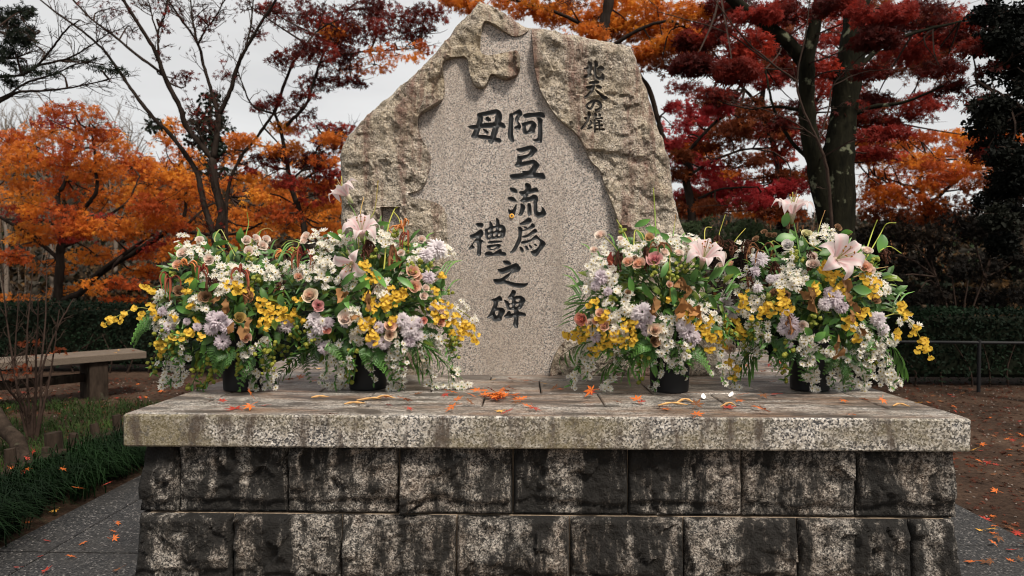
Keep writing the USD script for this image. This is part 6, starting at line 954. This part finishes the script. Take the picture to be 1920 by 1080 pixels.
for _ in range(45):
    p = Wz(rg.uniform(0, 340), rg.uniform(702, 775), 0.0); p[2] = float(ground_z(p[0], p[1])) + 0.003; fallen(p, 'on the earth ' + ('before' if PX(p) < 160 else 'to the right of') + (' the bench, near its leg' if p[1] > 5.6 else ' the bench, toward the grass'), '', 0.042, w=(.45, .3, .2, .05))
for _ in range(13):
    p = Wz(rg.uniform(30, 255), rg.uniform(960, 1078), 0.02); p[2] = 0.026
    if p[0] < -1.75: fallen(p, 'on the left paving ' + spot_by_y(p), '', 0.034)
for _ in range(8):
    p = Wz(rg.uniform(10, 230), rg.uniform(840, 960), 0.24); fallen(p, 'caught on the dark grass ' + spot_by_y(p), '', 0.036, w=(.5, .2, .2, .1), flat_=.6)
for _ in range(14):
    p = fr + u * rg.uniform(.1, 1.3) + w_ * rg.uniform(.05, .55) + [0, 0, 0.003]; fallen(p, 'on the bench seat', '', 0.036)
n = 17000; lx = np.concatenate([rg.uniform(1.9, 9, n // 2), rg.uniform(-9, -3.2, n // 2)]); ly = rg.uniform(-1, 7.5, n); keep = ~((lx < 2.8) & (lx > 0) & (ly < 3.3)); lx, ly = lx[keep], ly[keep]
put('leaf_litter', scatter(STAR, np.stack([lx, ly, ground_z(lx, ly) + 0.006], 1), 0.036, rg, up=(0, 0, 1.5), wild=.5, lo=.45), crown_mat('litter_leaves', [(0, (0.06, 0.02, 0.012)), (0.5, (0.17, 0.04, 0.016)), (0.8, (0.36, 0.07, 0.018)), (1, (0.45, 0.16, 0.03))], .1), kind='stuff', label='scattered small maple leaves littering the earth', cat='leaf litter')
gs = rg.random((2600, 2)); gx_ = np.where(gs[:, 0] < .5, 2.8 + gs[:, 0] * 10, -3.9 - (gs[:, 0] - .5) * 10); gy_ = -0.8 + 8 * gs[:, 1]; ic = trimesh.creation.icosahedron(); tv_ = np.array(ic.vertices) * [1, .8, .5]
put('gravel', scatter((tv_, np.array(ic.faces)), np.stack([gx_, gy_, ground_z(gx_, gy_) + .003], 1), 0.010, rg, up=(0, 0, 1.5), wild=.6), plain('gravel_stone', (0.17, 0.14, 0.12), .9, .2, .4, 50), kind='stuff', label='small stones scattered over the bare earth', cat='gravel')
tw = [tube(spline(np.array([[x, y, 0], [x + rg.normal() * .05, y + rg.normal() * .05, .01], [x + rg.normal() * .12, y + rg.normal() * .12, .004]]) + [0, 0, float(ground_z(x, y)) + .006], 5), np.array([.003, .003, .0025, .002, .001]), 4) for x, y in zip(np.concatenate([rg.uniform(2.8, 6, 90), rg.uniform(-7, -3.8, 60)]), rg.uniform(-.5, 6.5, 150))]
put('fallen_twigs', cat_(tw), M_TWIG, kind='stuff', label='thin broken twigs strewn over the earth', cat='twigs')
# petals and dry scraps on the slab
M_WHITE = plain('fallen_petal_white', (0.78, 0.75, 0.74), .6, .3, .05); M_STRAW = plain('dry_straw', (0.5, 0.29, 0.12), .8, .2, .25)
for px, py in ((1320, 748), (1368, 744), (690, 759), (1310, 752), (1382, 757), (1290, 750)):
    p = Wz(px, py, ZS + .004); m = leaf_blade(.045, .010, (.8,) * 3, (.8,) * 3, rg, 5, -.3); a = rg.uniform(0, 6.28); v, f, _ = aim(m, p, (math.cos(a), math.sin(a), .05)); v[:, 2] = np.maximum(v[:, 2], ZS + .003); put('fallen_petal', (v, f), M_WHITE, at=p, label='white petal fallen on the slab top', cat='petal', group='white petals on the slab top')
for px, py, L in ((692, 749, .10), (665, 757, .08), (1262, 760, .12), (1285, 757, .08), (720, 748, .09), (1690, 762, .06), (600, 745, .07), (1365, 762, .07)):
    p = Wz(px, py, ZS + .004); a = rg.uniform(-.5, .5); d = np.array([math.cos(a), math.sin(a), 0]); P = spline([p - d * L / 2, p + [0, 0, .012] + rg.normal(size=3) * .006, p + d * L / 2], 7); P[:, 2] = np.maximum(P[:, 2], ZS + .005); put('dry_scrap', tube(P, np.array([.002, .004, .005, .003, .005, .003, .001]), 5), M_STRAW, at=p, label='straw coloured dry plant scrap lying on the slab top', cat='plant scrap', group='dry plant scraps on the slab top')
p = W(959.5, 405, YP - 0.004); tt = trimesh.creation.torus(0.0085, 0.0045, 16, 8); tv = np.array(tt.vertices) @ frame((0, -1, .2)).T + p
sd_ = thing('seed_head', 'tiny round orange seed head stuck on the polished panel under a carved stroke', 'seed head', p); put('rim', (tv, np.array(tt.faces)), LEAFM['yellow'], sd_, smooth=True); put('centre', (np.array(trimesh.creation.icosphere(1, .0055).vertices) + p, np.array(trimesh.creation.icosphere(1, .0055).faces)), M_PAINT, sd_)
